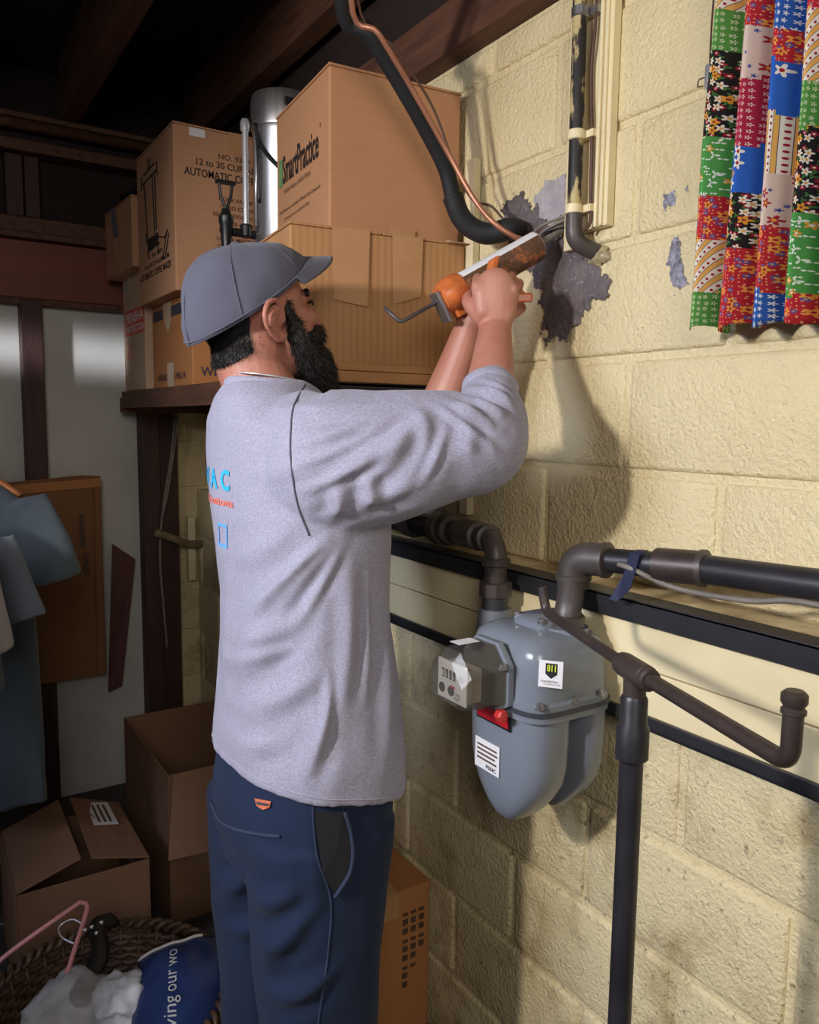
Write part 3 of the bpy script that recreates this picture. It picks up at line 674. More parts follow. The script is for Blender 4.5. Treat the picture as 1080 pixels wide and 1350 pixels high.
MB().tube(fillet([V(pB) - V((0, 0, .05)), pB, V(pB) + (V(pC) - V(pB)) * .3], .03, 8), .0265, 20).obj('elbow', M['pipe'], outlet, smooth=40)
MB().tube([V(pB) + (V(pC) - V(pB)) * .25, pC], .0195, 20).obj('pipe_run', M['pipe_dark'], outlet, smooth=40)
MB().tube([pC, pD, pE], .0215, 20).obj('pipe_run', M['pipe_dark'], outlet, smooth=40)
dd = V(pC) - V(pB)
for q, r, w, nm in ((V(pB) + dd * .30, .029, .012, 'collar'), (V(pC) - dd * .08, .0255, .070, 'coupling'), (V(pC) + dd * .12, .0275, .012, 'collar')):
    coll(MB(), q, dd, r, w).obj(nm, M['brown_pipe'] if nm == 'coupling' else M['pipe'], outlet, smooth=30)
coll(MB(), V(pB) - V((0, 0, .032)), (0, 0, 1), .0295, .012).obj('collar', M['pipe'], outlet, smooth=30)
coll(MB(), (pA[0], pA[1], 1.136), (0, 0, 1), .030, .022, 10).obj('union_nut', M['pipe'], outlet, smooth=30)
tp_ = V(pB) + dd * .62
q = [tp_ + V((-.022, .006, .018)), tp_ + V((-.022, -.014, .018)), tp_ + V((-.030, -.006, -.035)), tp_ + V((-.034, .016, -.060)), tp_ + V((-.036, .030, -.058)), tp_ + V((-.028, .012, -.02))]
MB().slab(q, .0012).obj('tape_strip', simple('navy_tape', (36, 40, 66), .4), outlet)
coll(MB(), tp_, dd, .0208, .019).obj('tape_wrap', simple('navy_tape_wrap', (36, 40, 66), .4), outlet, smooth=30)
tag(MB().tube(cr([tp_ + V((-.02, .04, -.004)), tp_ + V((-.024, .0, -.006)), (0.9550, 0.7527, 1.2106), (0.9620, 0.6386, 1.2131), (0.9700, 0.5430, 1.2254), (.985, .30, 1.20), (.99, -.3, 1.196)]), .0042, 10).obj('grey_cable', M['wire_grey'], smooth=True), 'thin grey cable running along under the right gas pipe', 'cable')
# ================================================================ standpipe with hooked cross bar
bt = (0.6442, 0.5527, 1.1900); bl = (0.7446, 0.8026, 1.1900); br = (0.5718, 0.3428, 1.1900)
rack = thing('standpipe', 'dark standing pipe with a tee and a long hooked cross bar before the meter', 'pipe', (bt[0], bt[1], 0))
dv = nrm(V(br) - V(bl))
MB().tube(fillet([V(bl) + V((-.004, .004, .034)), V(bl) + dv * .004, V(bt) - dv * .02], .014, 6), .0068, 14).obj('cross_bar', M['brown_pipe'], rack, smooth=40)
MB().tube(fillet([V(bt) + dv * .015, V(br) + dv * .012, V(br) + dv * .012 + V((0, 0, .045))], .016, 7), .0078, 14).obj('cross_bar', M['brown_pipe'], rack, smooth=40)
MB().lathe([(.0078, 0), (.0095, .001), (.0095, .004), (.0075, .006), (.0100, .010), (.0100, .016), (.007, .019)], V(br) + dv * .012 + V((0, 0, .040)), (0, 0, 1), 16).obj('bar_end', M['brown_pipe'], rack, smooth=35)
t = MB(); coll(t, V(bt), dv, .0135, .05, 16); t.lathe([(.012, -.03), (.0125, .0)], bt, (0, 0, 1), 16); t.obj('tee', M['brown_pipe'], rack, smooth=35)
coll(MB(), V(bt) + dv * .026, dv, .0125, .012, 16).obj('collar', M['brown_pipe'], rack, smooth=35)
coll(MB(), V(bt) - dv * .026, dv, .0125, .012, 16).obj('collar', M['brown_pipe'], rack, smooth=35)
MB().lathe([(.014, -.098), (.0175, -.095), (.0175, -.062), (.0145, -.056), (.0145, -.03), (.0125, -.026)], bt, (0, 0, 1), 20).obj('coupling', M['pipe_dark'], rack, smooth=35)
MB().tube([(bt[0], bt[1], 0), (bt[0], bt[1], 1.19 - .09)], .0128, 18).obj('upright', M['pipe_dark'], rack, smooth=40)
MB().lathe([(.05, 0), (.05, .006), (.02, .012)], (bt[0], bt[1], 0), (0, 0, 1), 20).obj('foot_flange', M['pipe_dark'], rack, smooth=35)
# ================================================================ conduit on painted boards, upper wall
cb = thing('conduit_board', 'cream painted boards with grooves carrying the old black conduit', 'board', (1.05, 1.05, 1.77))
MB().box(1.034, 1.0545, 1.066, 1.098, 1.762, 2.225).obj('board', M['yboard'], cb, bevel=.002)
MB().box(1.036, 1.0545, .997, 1.064, 1.790, 2.225).obj('board', M['yboard'], cb, bevel=.002)
for y in (1.004, 1.016):
    MB().box(1.030, 1.0365, y, y + .007, 1.79, 2.225).obj('bead', M['yboard'], cb, bevel=.002)
def mk_oldpipe():
    t = NT('flaking_black_conduit'); p = t.co('Position')
    f = t.ramp(t.noise(p, 26, 5, .7, (1, 1, .35)), [(.47, 0.), (.53, 1.)])
    t.fin(t.mix(f, s2l((40, 36, 36)), s2l((190, 170, 120))), .5, 0, .4); t.bump(f, .5, .001); return t.mat
M['oldpipe'] = mk_oldpipe()
cd = thing('conduit', 'old black conduit with flaking cream paint running down to the patch', 'pipe', (1.015, 1.048, 1.75))
MB().tube([(1.012, 1.055, 2.40), (1.012, 1.050, 1.80)], .0125, 16).obj('conduit_tube', M['oldpipe'], cd, smooth=40)
MB().tube(fillet([(1.012, 1.050, 1.815), (1.012, 1.049, 1.768), (1.054, 1.035, 1.752)], .02, 8), .0148, 16).obj('elbow', M['pipe'], cd, smooth=40)
for z in (2.147, 1.947, 1.823):
    m = MB(); coll(m, (1.012, 1.052, z), (0, 0, 1), .0152, .018, 16); m.box(1.022, 1.034, 1.022, 1.056, z - .006, z + .006)
    m.obj('strap', M['yboard'] if z < 2 else M['galv'], cd, smooth=30)
tag(MB().tube(cr([(1.028, 1.028, 2.3), (1.026, 1.030, 2.12), (1.027, 1.036, 2.05), (1.028, 1.030, 1.94), (1.028, 1.028, 1.85), (1.026, 1.024, 1.80), (1.018, 1.03, 1.785)]), .0032, 8).obj('thin_wire', M['wire_brown'], smooth=True), 'thin brown wire hanging beside the old black conduit', 'wire')
patch([(1.005, 1.762), (1.04, 1.765), (1.052, 1.738), (1.03, 1.722), (1.0, 1.735)], 'putty', simple('hard_putty', (160, 146, 112), .3, var=.3, sc=60, bump=.5, bsc=80, bd=.004), step=.003, proud=.012, seed=21, rough=.3)
# ================================================================ refrigerant lines from the ceiling to the hole
ho = thing('insulated_hose', 'thick black foam insulated line curving from the ceiling into the wall', 'hose', (1.0500, 1.2288, 1.8148))
path = cr([(.52, .93, 2.44), (0.6809, 1.2892, 2.1846), (0.7506, 1.3100, 2.1390), (0.8418, 1.3239, 2.0571), (0.9316, 1.3366, 1.9597), (0.9566, 1.3358, 1.8956), (0.9660, 1.3113, 1.8480), (0.9748, 1.2532, 1.8150), (0.9950, 1.2046, 1.8170), (1.054, 1.245, 1.83)], 8)
k = len(path) * 5 // 9
MB().tube(path[:k + 1], .0165, 18).obj('foam_sleeve', M['rubber'], ho, smooth=40)
MB().tube(path[k:], .0205, 18).obj('foam_sleeve', M['rubber'], ho, smooth=40)
coll(MB(), path[k], V(path[k + 1]) - V(path[k]), .021, .012).obj('foam_joint', M['rubber'], ho, smooth=30)
tag(MB().tube(cr([(.54, .96, 2.44), (0.6766, 1.2538, 2.1685), (0.7354, 1.2571, 2.1188), (0.8144, 1.2682, 2.0464), (0.8909, 1.2664, 1.9549), (0.9346, 1.2388, 1.8707), (0.9617, 1.2023, 1.8189), (1.0090, 1.1806, 1.7949), (1.053, 1.19, 1.815)], 6), .0052, 12).obj('copper_tube', M['copper'], smooth=True), 'bare copper tube running along the thick black hose', 'pipe')
tag(MB().tube(cr([(.55, 1.0, 2.44), (0.7007, 1.2765, 2.1849), (0.7917, 1.2930, 2.1211), (0.8772, 1.2992, 2.0434), (0.9319, 1.2982, 1.9429), (0.9497, 1.2661, 1.8791), (0.9745, 1.2359, 1.8623), (0.9908, 1.2092, 1.8312), (1.054, 1.225, 1.835)], 6), .0024, 8).obj('thin_wire', M['wire_brown'], smooth=True), 'thin brown wire arching beside the copper tube to the wall hole', 'wire')
w1 = (1.0480, 1.1053, 1.8294); w2 = (1.0480, 1.1047, 1.8186); w3 = (1.0480, 1.1064, 1.8122); w4 = (1.0460, 1.1009, 1.8229)
for i, (w, lab_, mt) in enumerate(((w1, 'upper grey strand of the wire bundle leaving the wall hole', 'wire_grey'), (w2, 'brown strand of the wire bundle leaving the wall hole', 'wire_brown'), (w3, 'lowest black strand of the wire bundle leaving the wall hole', 'black_plastic'), (w4, 'middle grey strand of the wire bundle leaving the wall hole', 'wire_grey'))):
    s_ = (1.035, 1.20 - .003 * i, 1.80 - .005 * i)
    tag(MB().tube(cr([(1.058, 1.225, 1.81), s_, (V(s_) + V(w)) / 2 + V((-.012, 0, .003)), w, (1.056, w[1] - .01, w[2] + .006)]), .0028, 8).obj('cable_strand', M[mt], smooth=True), lab_, 'cable')
tag(crumple((1.0450, 1.2279, 1.8240), (.01, .012, .012), .5, 1.5, 5).obj('tape_scrap', M['white'], smooth=35), 'small white scrap of tape at the wall hole', 'tape')
# batten behind the hose against the wall
tag(MB().box(1.036, 1.0545, 1.375, 1.405, SZ + .001 - .3, 2.0).obj('wood_batten', M['yboard'], bevel=.002), 'cream painted wooden batten standing against the wall beside the cartons', 'batten')

# ================================================================ things along the back wall
fc = thing('flat_carton', 'large flattened brown carton standing against the white panel', 'cardboard', (.4, 3.05, .48))
MB().slab([(.06, 3.060, .455), (.392, 3.06, .485), (.612, 3.06, .484), (.614, 3.06, 1.238), (.55, 3.06, 1.243), (.06, 3.06, 1.205)][::-1], .007).obj('sheet', M['card_lean'], fc, bevel=.0015)
MB().slab([(.06, 3.0525, 1.165), (.61, 3.0525, 1.20), (.612, 3.0525, 1.232), (.06, 3.0525, 1.20)], .002).obj('fold_strip', M['card_orange'], fc)
MB().slab([(.58, 3.0525, .50), (.606, 3.0525, .50), (.608, 3.0525, 1.20), (.590, 3.0525, 1.20)], .002).obj('fold_strip', M['card_lean'], fc)
for x, z0, z1 in ((.535, .98, 1.10), (.545, .875, .955)):
    MB().slab([(x, 3.0525, z0), (x + .018, 3.0525, z0), (x + .014, 3.0525, z1), (x, 3.0525, z1)], .0015).obj('slot', M['ink_soft'], fc)
tag(MB().slab([(.625, 3.105, .40), (.675, 3.10, .42), (.742, 3.115, .91), (.66, 3.12, .975)], .012).obj('red_board', simple('dark_red_board', (82, 40, 36), .6, var=.2), bevel=.002), 'dark red board leaning behind the flattened carton', 'board')
tag(MB().tube(cr([(.905, 3.04, 1.56), (.898, 3.05, 1.515), (.876, 3.06, 1.315), (.838, 3.065, 1.086), (.822, 3.055, .912), (.834, 3.06, .70), (.846, 3.07, .55)]), .0055, 8).obj('hanging_cable', M['wire_grey'], smooth=True), 'pale cable hanging loose down the dark post', 'cable')
tag(MB().tube(cr([(.905, 3.03, 1.53), (.885, 3.055, 1.33), (.856, 3.062, 1.15), (.83, 3.06, 1.06)]), .004, 8).obj('hanging_cable', M['wire_grey'], smooth=True), 'second thinner cable twisted beside the pale one on the post', 'cable')
tag(MB().tube(cr([(.80, 3.03, 1.02), (.88, 3.06, .985), (.95, 3.09, .955), (1.05, 3.13, .95)]), .016, 12).obj('old_branch_pipe', simple('painted_old_pipe', (128, 112, 84), .6, var=.2), smooth=True), 'thin painted pipe crossing the yellow end wall at waist height', 'pipe')
tag(MB().box(.955, .985, 3.125, 3.155, .80, 1.06).obj('wood_strip', M['yboard'], bevel=.002), 'short cream wooden strip behind the thin painted pipe', 'wood')
# ================================================================ clothes on the rail at the left
rail_a, rail_b = (-.135, 1.10, 1.405), (.148, 2.40, 1.405)
rail = thing('clothes_rail', 'clothes rail carrying the hanging shirts at the left edge', 'rail', (.1, 1.6, 0))
MB().tube([rail_a, rail_b], .012, 12).obj('bar', M['galv'], rail, smooth=True)
for p in (rail_a, rail_b):
    MB().tube([(p[0], p[1], 0), (p[0], p[1], p[2] + .02)], .014, 12).obj('upright', M['galv'], rail, smooth=True)
    MB().box(p[0] - .15, p[0] + .15, p[1] - .02, p[1] + .02, 0, .02).obj('foot', M['galv'], rail, bevel=.003)
def fabric(name, c, sc=900, strength=.15, var=.08, heather=0.):
    t = NT(name); v = t.co('Object'); c = s2l(c)
    col = t.mix(t.noise(v, 6, 3), tuple(x * (1 + var) for x in c), tuple(x * (1 - var) for x in c))
    if heather:
        h = t.ramp(t.noise(v, 260, 3, .7, (1, 1, 2.2)), [(.38, 0.), (.62, 1.)])
        col = t.mix(t.math('MULTIPLY', h, heather), col, tuple(x * .45 for x in c))
    t.fin(col, .9, 0, .15); t.b.inputs['Sheen Weight'].default_value = .15
    n = t.bump(t.noise(v, sc, 2, .5), strength, .0006); t.bump(t.noise(v, 22, 3, .6), .25, .006, n)
    return t.mat
M['shirt_blue'] = fabric('blue_grey_cotton', (84, 93, 99)); M['shirt_grey'] = fabric('grey_blue_check', (104, 110, 118)); M['cream'] = fabric('cream_cotton', (150, 142, 128)); M['black_cloth'] = fabric('black_cloth', (32, 32, 36))
M['hanger_wood'] = simple('hanger_wood', (190, 120, 70), .4, var=.15, scale3=(2, 2, 8))
rd = nrm(V(rail_b) - V(rail_a)); 
def hanging_shirt(t, label, mat, wide, length, sleeve, ang, z=1.30, hang=True, seed=0):
    p = V(rail_a) + (V(rail_b) - V(rail_a)) * t
    root = thing('hanging_shirt', label, 'shirt', (p[0], p[1], z - length), 'shirts hanging on the rail')
    u = np.array([math.cos(ang), math.sin(ang), 0]); d = np.array([-math.sin(ang), math.cos(ang), 0]); c0 = np.array([p[0], p[1], 0.])
    mb = MB(); rings = []
    for k, (f, w, dd, dz) in enumerate(((0, .30, .030, .02), (.03, .62, .035, .01), (.08, .92, .042, 0), (.16, .98, .050, 0), (.35, .92, .055, 0), (.7, .95, .055, 0), (1.0, 1.0, .052, 0))):
        zz = z + dz - f * length; r = []
        for i in range(48):
            th = 2 * math.pi * i / 48; cth, sth = math.cos(th), math.sin(th)
            fold = 1 + .5 * f * math.sin(5 * th + seed) * .35
            r.append(c0 + u * wide * w * math.copysign(abs(cth) ** .9, cth) + d * dd * sth * fold + (0, 0, zz))
        rings.append(r)
    mb.loft(rings)
    for s in (-1, 1):
        a = c0 + u * s * wide * .80 + (0, 0, z - .05); b = c0 + u * s * (wide * 1.02) + (0, 0, z - .05 - sleeve * .55); e = c0 + u * s * (wide * 1.16) + (0, 0, z - .05 - sleeve)
        mb.tube([a, b, e], [.07, .075, .08], 20, flat=.5, up=d)
    me = fused(mb, .008, 4); a = co(me); n = no(me)
    amp = np.array([.010 * noise.noise(Vector((q[0] * 12 + seed, q[1] * 12, q[2] * 2.2))) + .004 * noise.noise(Vector((q[0] * 30, q[1] * 30 + seed, q[2] * 5))) for q in a])
    setco(me, a + n * amp[:, None]); me.materials.append(mat); link('garment', me, root)
    h = MB(); h.tube(cr([c0 - u * wide * .82 + (0, 0, z - .035), c0 - u * wide * .4 + (0, 0, z + .015), c0 + (0, 0, z + .035), c0 + u * wide * .4 + (0, 0, z + .015), c0 + u * wide * .82 + (0, 0, z - .035)]), .011, 10, flat=.6)
    hg = h.obj('hanger', M['hanger_wood'], root, smooth=True)
    MB().tube(cr([c0 + (0, 0, z + .03), c0 + (0, 0, z + .075), c0 + u * .022 + (0, 0, z + .10), c0 + (0, 0, z + .126), c0 - u * .02 + (0, 0, z + .11)], 5), .0022, 8).obj('hook', M['galv'], hg, smooth=True)
    return root
ang = math.radians(-32)
hanging_shirt(.865, 'long blue grey short sleeved shirt hanging rearmost on the rail', M['shirt_blue'], .19, .83, .20, ang, 1.295, seed=1)
hanging_shirt(.60, 'shorter pale grey shirt hanging in front of the long blue grey one', M['shirt_grey'], .145, .36, .17, ang - .05, 1.245, seed=4)
hanging_shirt(.44, 'cream shirt showing only its cuff at the left edge', M['cream'], .115, .34, .2, ang - .1, 1.27, seed=7)
hanging_shirt(.24, 'black jacket hanging nearest on the rail', M['black_cloth'], .12, .75, .45, ang - .2, 1.27, seed=9)
# ================================================================ open cartons on the floor
def open_carton(name, label, x0, x1, y0, y1, h, flaps, mat=M['card'], rot=0):
    root = thing(name, label, 'box', ((x0 + x1) / 2, (y0 + y1) / 2, 0)); t = .005
    MB().box(x0, x1, y0, y1, .001, .006).obj('base', mat, root)
    for q in ((x0, x0 + t, y0, y1), (x1 - t, x1, y0, y1), (x0 + t, x1 - t, y0, y0 + t), (x0 + t, x1 - t, y1 - t, y1)):
        MB().box(*q, .006, h).obj('side', mat, root, bevel=.0012)
    for q in flaps: MB().slab(q, .004).obj('flap', mat, root, bevel=.0012)
    return root
oc = open_carton('open_carton', 'open carton with its top flaps half raised and a white shipping label', .175, .495, 2.01, 2.36, .30, [
    [(.180, 2.01, .302), (.33, 2.02, .345), (.33, 2.36, .355), (.180, 2.355, .302)],
    [(.355, 2.025, .335), (.494, 2.01, .303), (.494, 2.36, .303), (.36, 2.37, .35)]], M['card_in'])
lb = MB().slab([(.395, 2.20, .3345), (.460, 2.20, .3200), (.460, 2.345, .3215), (.398, 2.345, .3375)], .0008).obj('shipping_label', M['white'], oc)
for k in range(3):
    MB().slab([(.41 + k * .015, 2.215, .3330 - k * .0035), (.416 + k * .015, 2.215, .3315 - k * .0035), (.416 + k * .015, 2.325, .3335 - k * .0035), (.41 + k * .015, 2.325, .3350 - k * .0035)], .0006).obj('print_line', M['ink_soft'], lb)
open_carton('open_carton', 'tall open carton with a front flap hanging out behind the man', .585, .93, 2.15, 2.67, .45, [
    [(.60, 2.148, .452), (.540, 2.00, .285), (.90, 2.00, .262), (.925, 2.148, .452)],
    [(.925, 2.16, .452), (1.0, 2.16, .53), (1.0, 2.66, .53), (.925, 2.66, .452)]], M['card_in'])
bk, T, X, Y = carton('carton', 'brown printed carton on the floor between the man and the wall', (.76, 1.42, .001), (.225, .40, .39), 0, M['card_orange'], True)
for k in range(3):
    for j in range(9 - 2 * k):
        decal(T((.150 + .022 * k, 0, .325 - j * .022)), X, U3, .014, .014 if j % 3 else .008, M['ink_soft'], bk, 'print_mark', lift=.0006)
# ================================================================ wicker basket
BC = V((.29, 1.565, 0)); 
M['wicker'] = simple('dark_wicker', (74, 54, 40), .55, var=.4, sc=30, bump=.3)
bas = thing('wicker_basket', 'dark round wicker laundry basket in the lower left corner', 'basket', tuple(BC))
def brad(z): return .195 + .16 * z
NS = 36
for k in range(NS):
    th = 2 * math.pi * k / NS; c = V((math.cos(th), math.sin(th), 0))
    MB().tube([BC + c * brad(z) + (0, 0, z) for z in (.004, .07, .14, .21, .275)], .0045, 6).obj('stake', M['wicker'], bas, smooth=True)
for j in range(19):
    z = .012 + j * .0136; pts = []
    for i in range(NS * 2 + 1):
        th = 2 * math.pi * i / (NS * 2); off = .0065 * math.cos(NS * th + math.pi * j)
        pts.append(BC + V((math.cos(th), math.sin(th), 0)) * (brad(z) + off) + (0, 0, z + .002 * math.sin(3 * th + j)))
    MB().tube(pts, .0070, 6, flat=1.15).obj('weave', M['wicker'], bas, smooth=True)
for off in (0, math.pi):
    pts = [BC + V((math.cos(th), math.sin(th), 0)) * (brad(.28) + .009 * math.cos(30 * th + off)) + (0, 0, .285 + .009 * math.sin(30 * th + off)) for th in np.linspace(0, 2 * math.pi, 241)]
    MB().tube(pts, .0065, 7).obj('rim_braid', M['wicker'], bas, smooth=True)
MB().lathe([(.0, .002), (.195, .002), (.195, .010), (.0, .010)], BC, (0, 0, 1), 36).obj('base', M['wicker'], bas)
# contents
def sheet(fn, nu, nv, name, mat, thick=.003, parent=None):
    mb = MB(); mb.v = [tuple(fn(i / nu, j / nv)) for i in range(nu + 1) for j in range(nv + 1)]
    mb.f = [(i * (nv + 1) + j, (i + 1) * (nv + 1) + j, (i + 1) * (nv + 1) + j + 1, i * (nv + 1) + j + 1) for i in range(nu) for j in range(nv)]; mb.m = [0] * len(mb.f)
    o = mb.obj(name, mat, parent, smooth=True, recalc=False); m = o.modifiers.new('thickness', 'SOLIDIFY'); m.thickness = thick; m.offset = 0; return o
M['navy'] = simple('navy_film', (36, 54, 104), .35, var=.12, sc=12, bump=.25, bsc=25, bd=.004)
n0, n1, n2, n3 = [V(p) for p in ((0.3746, 1.6365, 0.2874), (0.5514, 1.5965, 0.3025), (0.4900, 1.3842, 0.2111), (0.3061, 1.4370, 0.2563))]
nb = thing('shopping_bag', 'navy blue printed bag with white piping stuffed in the basket', 'bag', tuple((n2 + n3) / 2))
nrmN = nrm(np.cross(n3 - n0, n1 - n0))
if nrmN @ (V((0, 0, 1.45)) - n0) < 0: nrmN = -nrmN
def nav(u, v):
    p = (n0 * (1 - u) + n1 * u) * (1 - v) + (n3 * (1 - u) + n2 * u) * v
    b = math.sin(math.pi * u) ** .6 * math.sin(math.pi * (v * .8 + .1)) ** .5
    return p + nrmN * (.04 * b + .006 * noise.noise(Vector((u * 5, v * 5, 2))))
def nav2(u, v):
    return nav(u, v) - nrmN * (.012 + .075 * math.sin(math.pi * u) ** .6 * math.sin(math.pi * (v * .8 + .1)))
sheet(nav, 24, 24, 'front_panel', M['navy'], .002, nb); sheet(nav2, 24, 24, 'back_panel', M['navy'], .002, nb)
MB().tube([V(nav(u, .0)) + nrmN * .003 for u in np.linspace(0, .75, 20)], .0032, 8).obj('piping', M['white'], nb, smooth=True)
u_, w_, me = text('iving our wo', (0, 0, 0), (1, 0, 0), (0, 1, 0), 1.0, 1.0, M['white'], None, raw=True)
pp = np.array([V(nav(.34 + .17 * (1 - b), .93 - .80 * a)) + nrmN * .0045 for a, b in zip(u_, w_)])
setco(me, pp); me.materials.clear(); me.materials.append(simple('grey_white_print', (196, 198, 206), .5)); link('lettering', me, nb)
def film():
    t = NT('clear_film'); nt = t.t; tr = nt.nodes.new('ShaderNodeBsdfTransparent'); mx = nt.nodes.new('ShaderNodeMixShader')
    t.fin((.86, .85, .86), .25, 0, .6); t.bump(t.noise(t.co(), 30, 4, .7), .8, .006)
    mx.inputs[0].default_value = .34; nt.links.new(tr.outputs[0], mx.inputs[1]); nt.links.new(t.b.outputs[0], mx.inputs[2]); nt.links.new(mx.outputs[0], nt.nodes['Material Output'].inputs[0]); return t.mat
M['film'] = film()
M['white_cloth'] = fabric('white_cloth', (214, 218, 232))
tag(crumple((0.2295, 1.6055, 0.2517), (.085, .085, .07), .20, 1.3, 31).obj('clear_bag', M['film'], smooth=True), 'crumpled clear plastic bag in the wicker basket', 'bag')
tag(crumple((0.3228, 1.5710, 0.2643), (.055, .06, .045), .30, 1.5, 17).obj('white_cloth', M['white_cloth'], smooth=True), 'bundled white cloth under the clear plastic bag', 'cloth')
tag(crumple((.29, 1.55, .075), (.15, .15, .055), .3, 1.6, 44).obj('dark_laundry', M['black_cloth'], smooth=True), 'dark laundry at the bottom of the wicker basket', 'cloth')
hp = [(0.1053, 1.7177, 0.3122), (0.1257, 1.7315, 0.3345), (0.2595, 1.7261, 0.4010), (0.2796, 1.7259, 0.4065), (0.2869, 1.7083, 0.3998), (0.2593, 1.6725, 0.3576), (0.2311, 1.6368, 0.3141)]
hg = thing('plastic_hanger', 'pink plastic clothes hanger sticking out of the basket', 'hanger', hp[1])
M['pink'] = simple('pink_plastic', (196, 128, 128), .4, var=.08)
MB().tube(cr(hp, 5), .0052, 10).obj('frame', M['pink'], hg, smooth=True)
MB().tube(cr([(0.2562, 1.6734, 0.3497), (0.2342, 1.7006, 0.3570), (0.2327, 1.7268, 0.3665), (0.2582, 1.7236, 0.3766), (0.2793, 1.6972, 0.3704)], 5), .0018, 8).obj('hook', M['chrome'], hg, smooth=True)
MB().tube([hp[0], V(hp[0]) + V((.0, .0, -.12))], .0052, 10).obj('end_loop', M['pink'], hg, smooth=True)
bl_ = thing('studded_belt', 'black belt with metal studs draped over the basket rim', 'belt', (0.3125, 1.7303, 0.3305))
bp = [(0.3516, 1.7637, 0.3210), (0.3127, 1.7308, 0.3355), (0.3019, 1.6640, 0.3210), (0.2747, 1.6198, 0.3076), (0.2481, 1.5983, 0.2871), (0.2532, 1.5710, 0.2867)]
MB().tube(cr(bp, 6), .021, 10, flat=.4, up=(.3, -.3, .9)).obj('strap', M['black_plastic'], bl_, smooth=True)
for q in ((0.2805, 1.7063, 0.3542), (0.2957, 1.7140, 0.3513), (0.3007, 1.6923, 0.3480), (0.3170, 1.7183, 0.3519)):
    MB().ell(q, (.0045, .0045, .0045), nu=10, nv=6).obj('stud', M['chrome'], bl_, smooth=True)

# ================================================================ the man
M['skin'] = simple('skin', (182, 128, 108), .5, var=.07, sc=14, bump=.2, bsc=160, bd=.001, c2=(172, 108, 90))
M['skin'].node_tree.nodes['Principled BSDF'].inputs['Subsurface Weight'].default_value = .12
M['skin'].node_tree.nodes['Principled BSDF'].inputs['Subsurface Radius'].default_value = (.012, .004, .002)
M['hair'] = simple('black_hair', (22, 18, 18), .55, var=.3, sc=200, bump=.6, bsc=260, bd=.002)
M['shirt'] = fabric('heather_grey_jersey', (166, 163, 182), 700, .2, .05, .55)
M['shirt_seam'] = simple('shirt_seam', (88, 86, 100), .9)
M['pants'] = fabric('navy_twill', (33, 43, 67), 800, .25, .12)
M['pants_seam'] = simple('pants_seam', (42, 52, 77), .9)
M['cap'] = fabric('charcoal_cap', (88, 88, 102), 900, .25, .10)
man = thing('person', 'bearded person in charcoal cap and grey long sleeved shirt applying sealant to the wall', 'person', (.54, 1.19, 0))
HC = V((.517, 1.284, 1.625)); pz = math.radians(13)
ya = math.radians(7); hf = V((math.cos(pz) * math.cos(ya), math.cos(pz) * math.sin(ya), math.sin(pz))); hl = V((-math.sin(ya), math.cos(ya), 0)); hu = np.cross(hf, hl)
def H(x, y, z): return HC + hf * x + hl * y + hu * z
HA = (hf, hl, hu)
body = MB()
body.ell(H(-.012, 0, .030), (.098, .077, .088), HA); body.ell(H(.030, 0, -.035), (.066, .062, .080), HA); body.ell(H(.055, 0, -.075), (.040, .045, .042), HA)
body.ell(H(.075, 0, .018), (.024, .045, .018), HA)
body.limb([H(.088, 0, .012), H(.106, 0, -.014), H(.112, 0, -.028)], [.008, .011, .013], 12, 4); body.ell(H(.100, -.011, -.030), (.010, .008, .007), HA); body.ell(H(.100, .011, -.030), (.010, .008, .007), HA)
body.ell(H(.088, 0, -.056), (.016, .024, .008), HA); body.ell(H(.086, 0, -.068), (.016, .022, .008), HA); body.ell(H(.072, -.034, -.018), (.018, .018, .018), HA); body.ell(H(.072, .034, -.018), (.018, .018, .018), HA)
for s in (-1, 1):                                    # ears
    zo = -.010; e = [(.014, .075, -.004), (.014, .078, .016), (.004, .084, .031), (-.014, .089, .030), (-.026, .090, .012), (-.022, .086, -.010), (-.008, .080, -.026), (.004, .077, -.030), (.010, .074, -.020)]
    body.tube(cr([H(x - .012, s * y, z - .004 + zo) for x, y, z in e], 5), .0050, 10)
    body.ell(H(-.016, s * .074, -.012), (.018, .007, .026), HA)
    body.limb([H(-.008, s * .080, .002), H(-.020, s * .083, -.012), H(-.012, s * .079, -.026)], [.004, .004, .004], 8, 4)
NB = V((.528, 1.262, 1.47))
body.limb([NB - V((.0, 0, .06)), NB, H(-.030, 0, -.085), H(-.020, 0, -.04)], [.060, .060, .059, .064], 24, 5)
body.limb([(.545, 1.19, .86), (.55, 1.20, 1.05), (.56, 1.22, 1.25), (.555, 1.24, 1.38)], [.105, .100, .110, .09], 24, 4)
SR, ER, WR = V((.55, 1.075, 1.425)), V((.748, .950, 1.418)), V((.856, 1.068, 1.603))
SL, EL, WL_ = V((.55, 1.395, 1.42)), V((0.8455, 1.2457, 1.4096)), V((0.8816, 1.1635, 1.6372))
for S, E, Wp in ((SR, ER, WR), (SL, EL, WL_)):
    body.limb([V((.555, 1.235, 1.40)), S, S * .5 + E * .5, E], [.06, .060, .050, .042], 18, 5)
    body.limb([E, E * .7 + Wp * .3, E * .35 + Wp * .65, Wp], [.042, .045, .036, .0285], 18, 5, flat=.92)
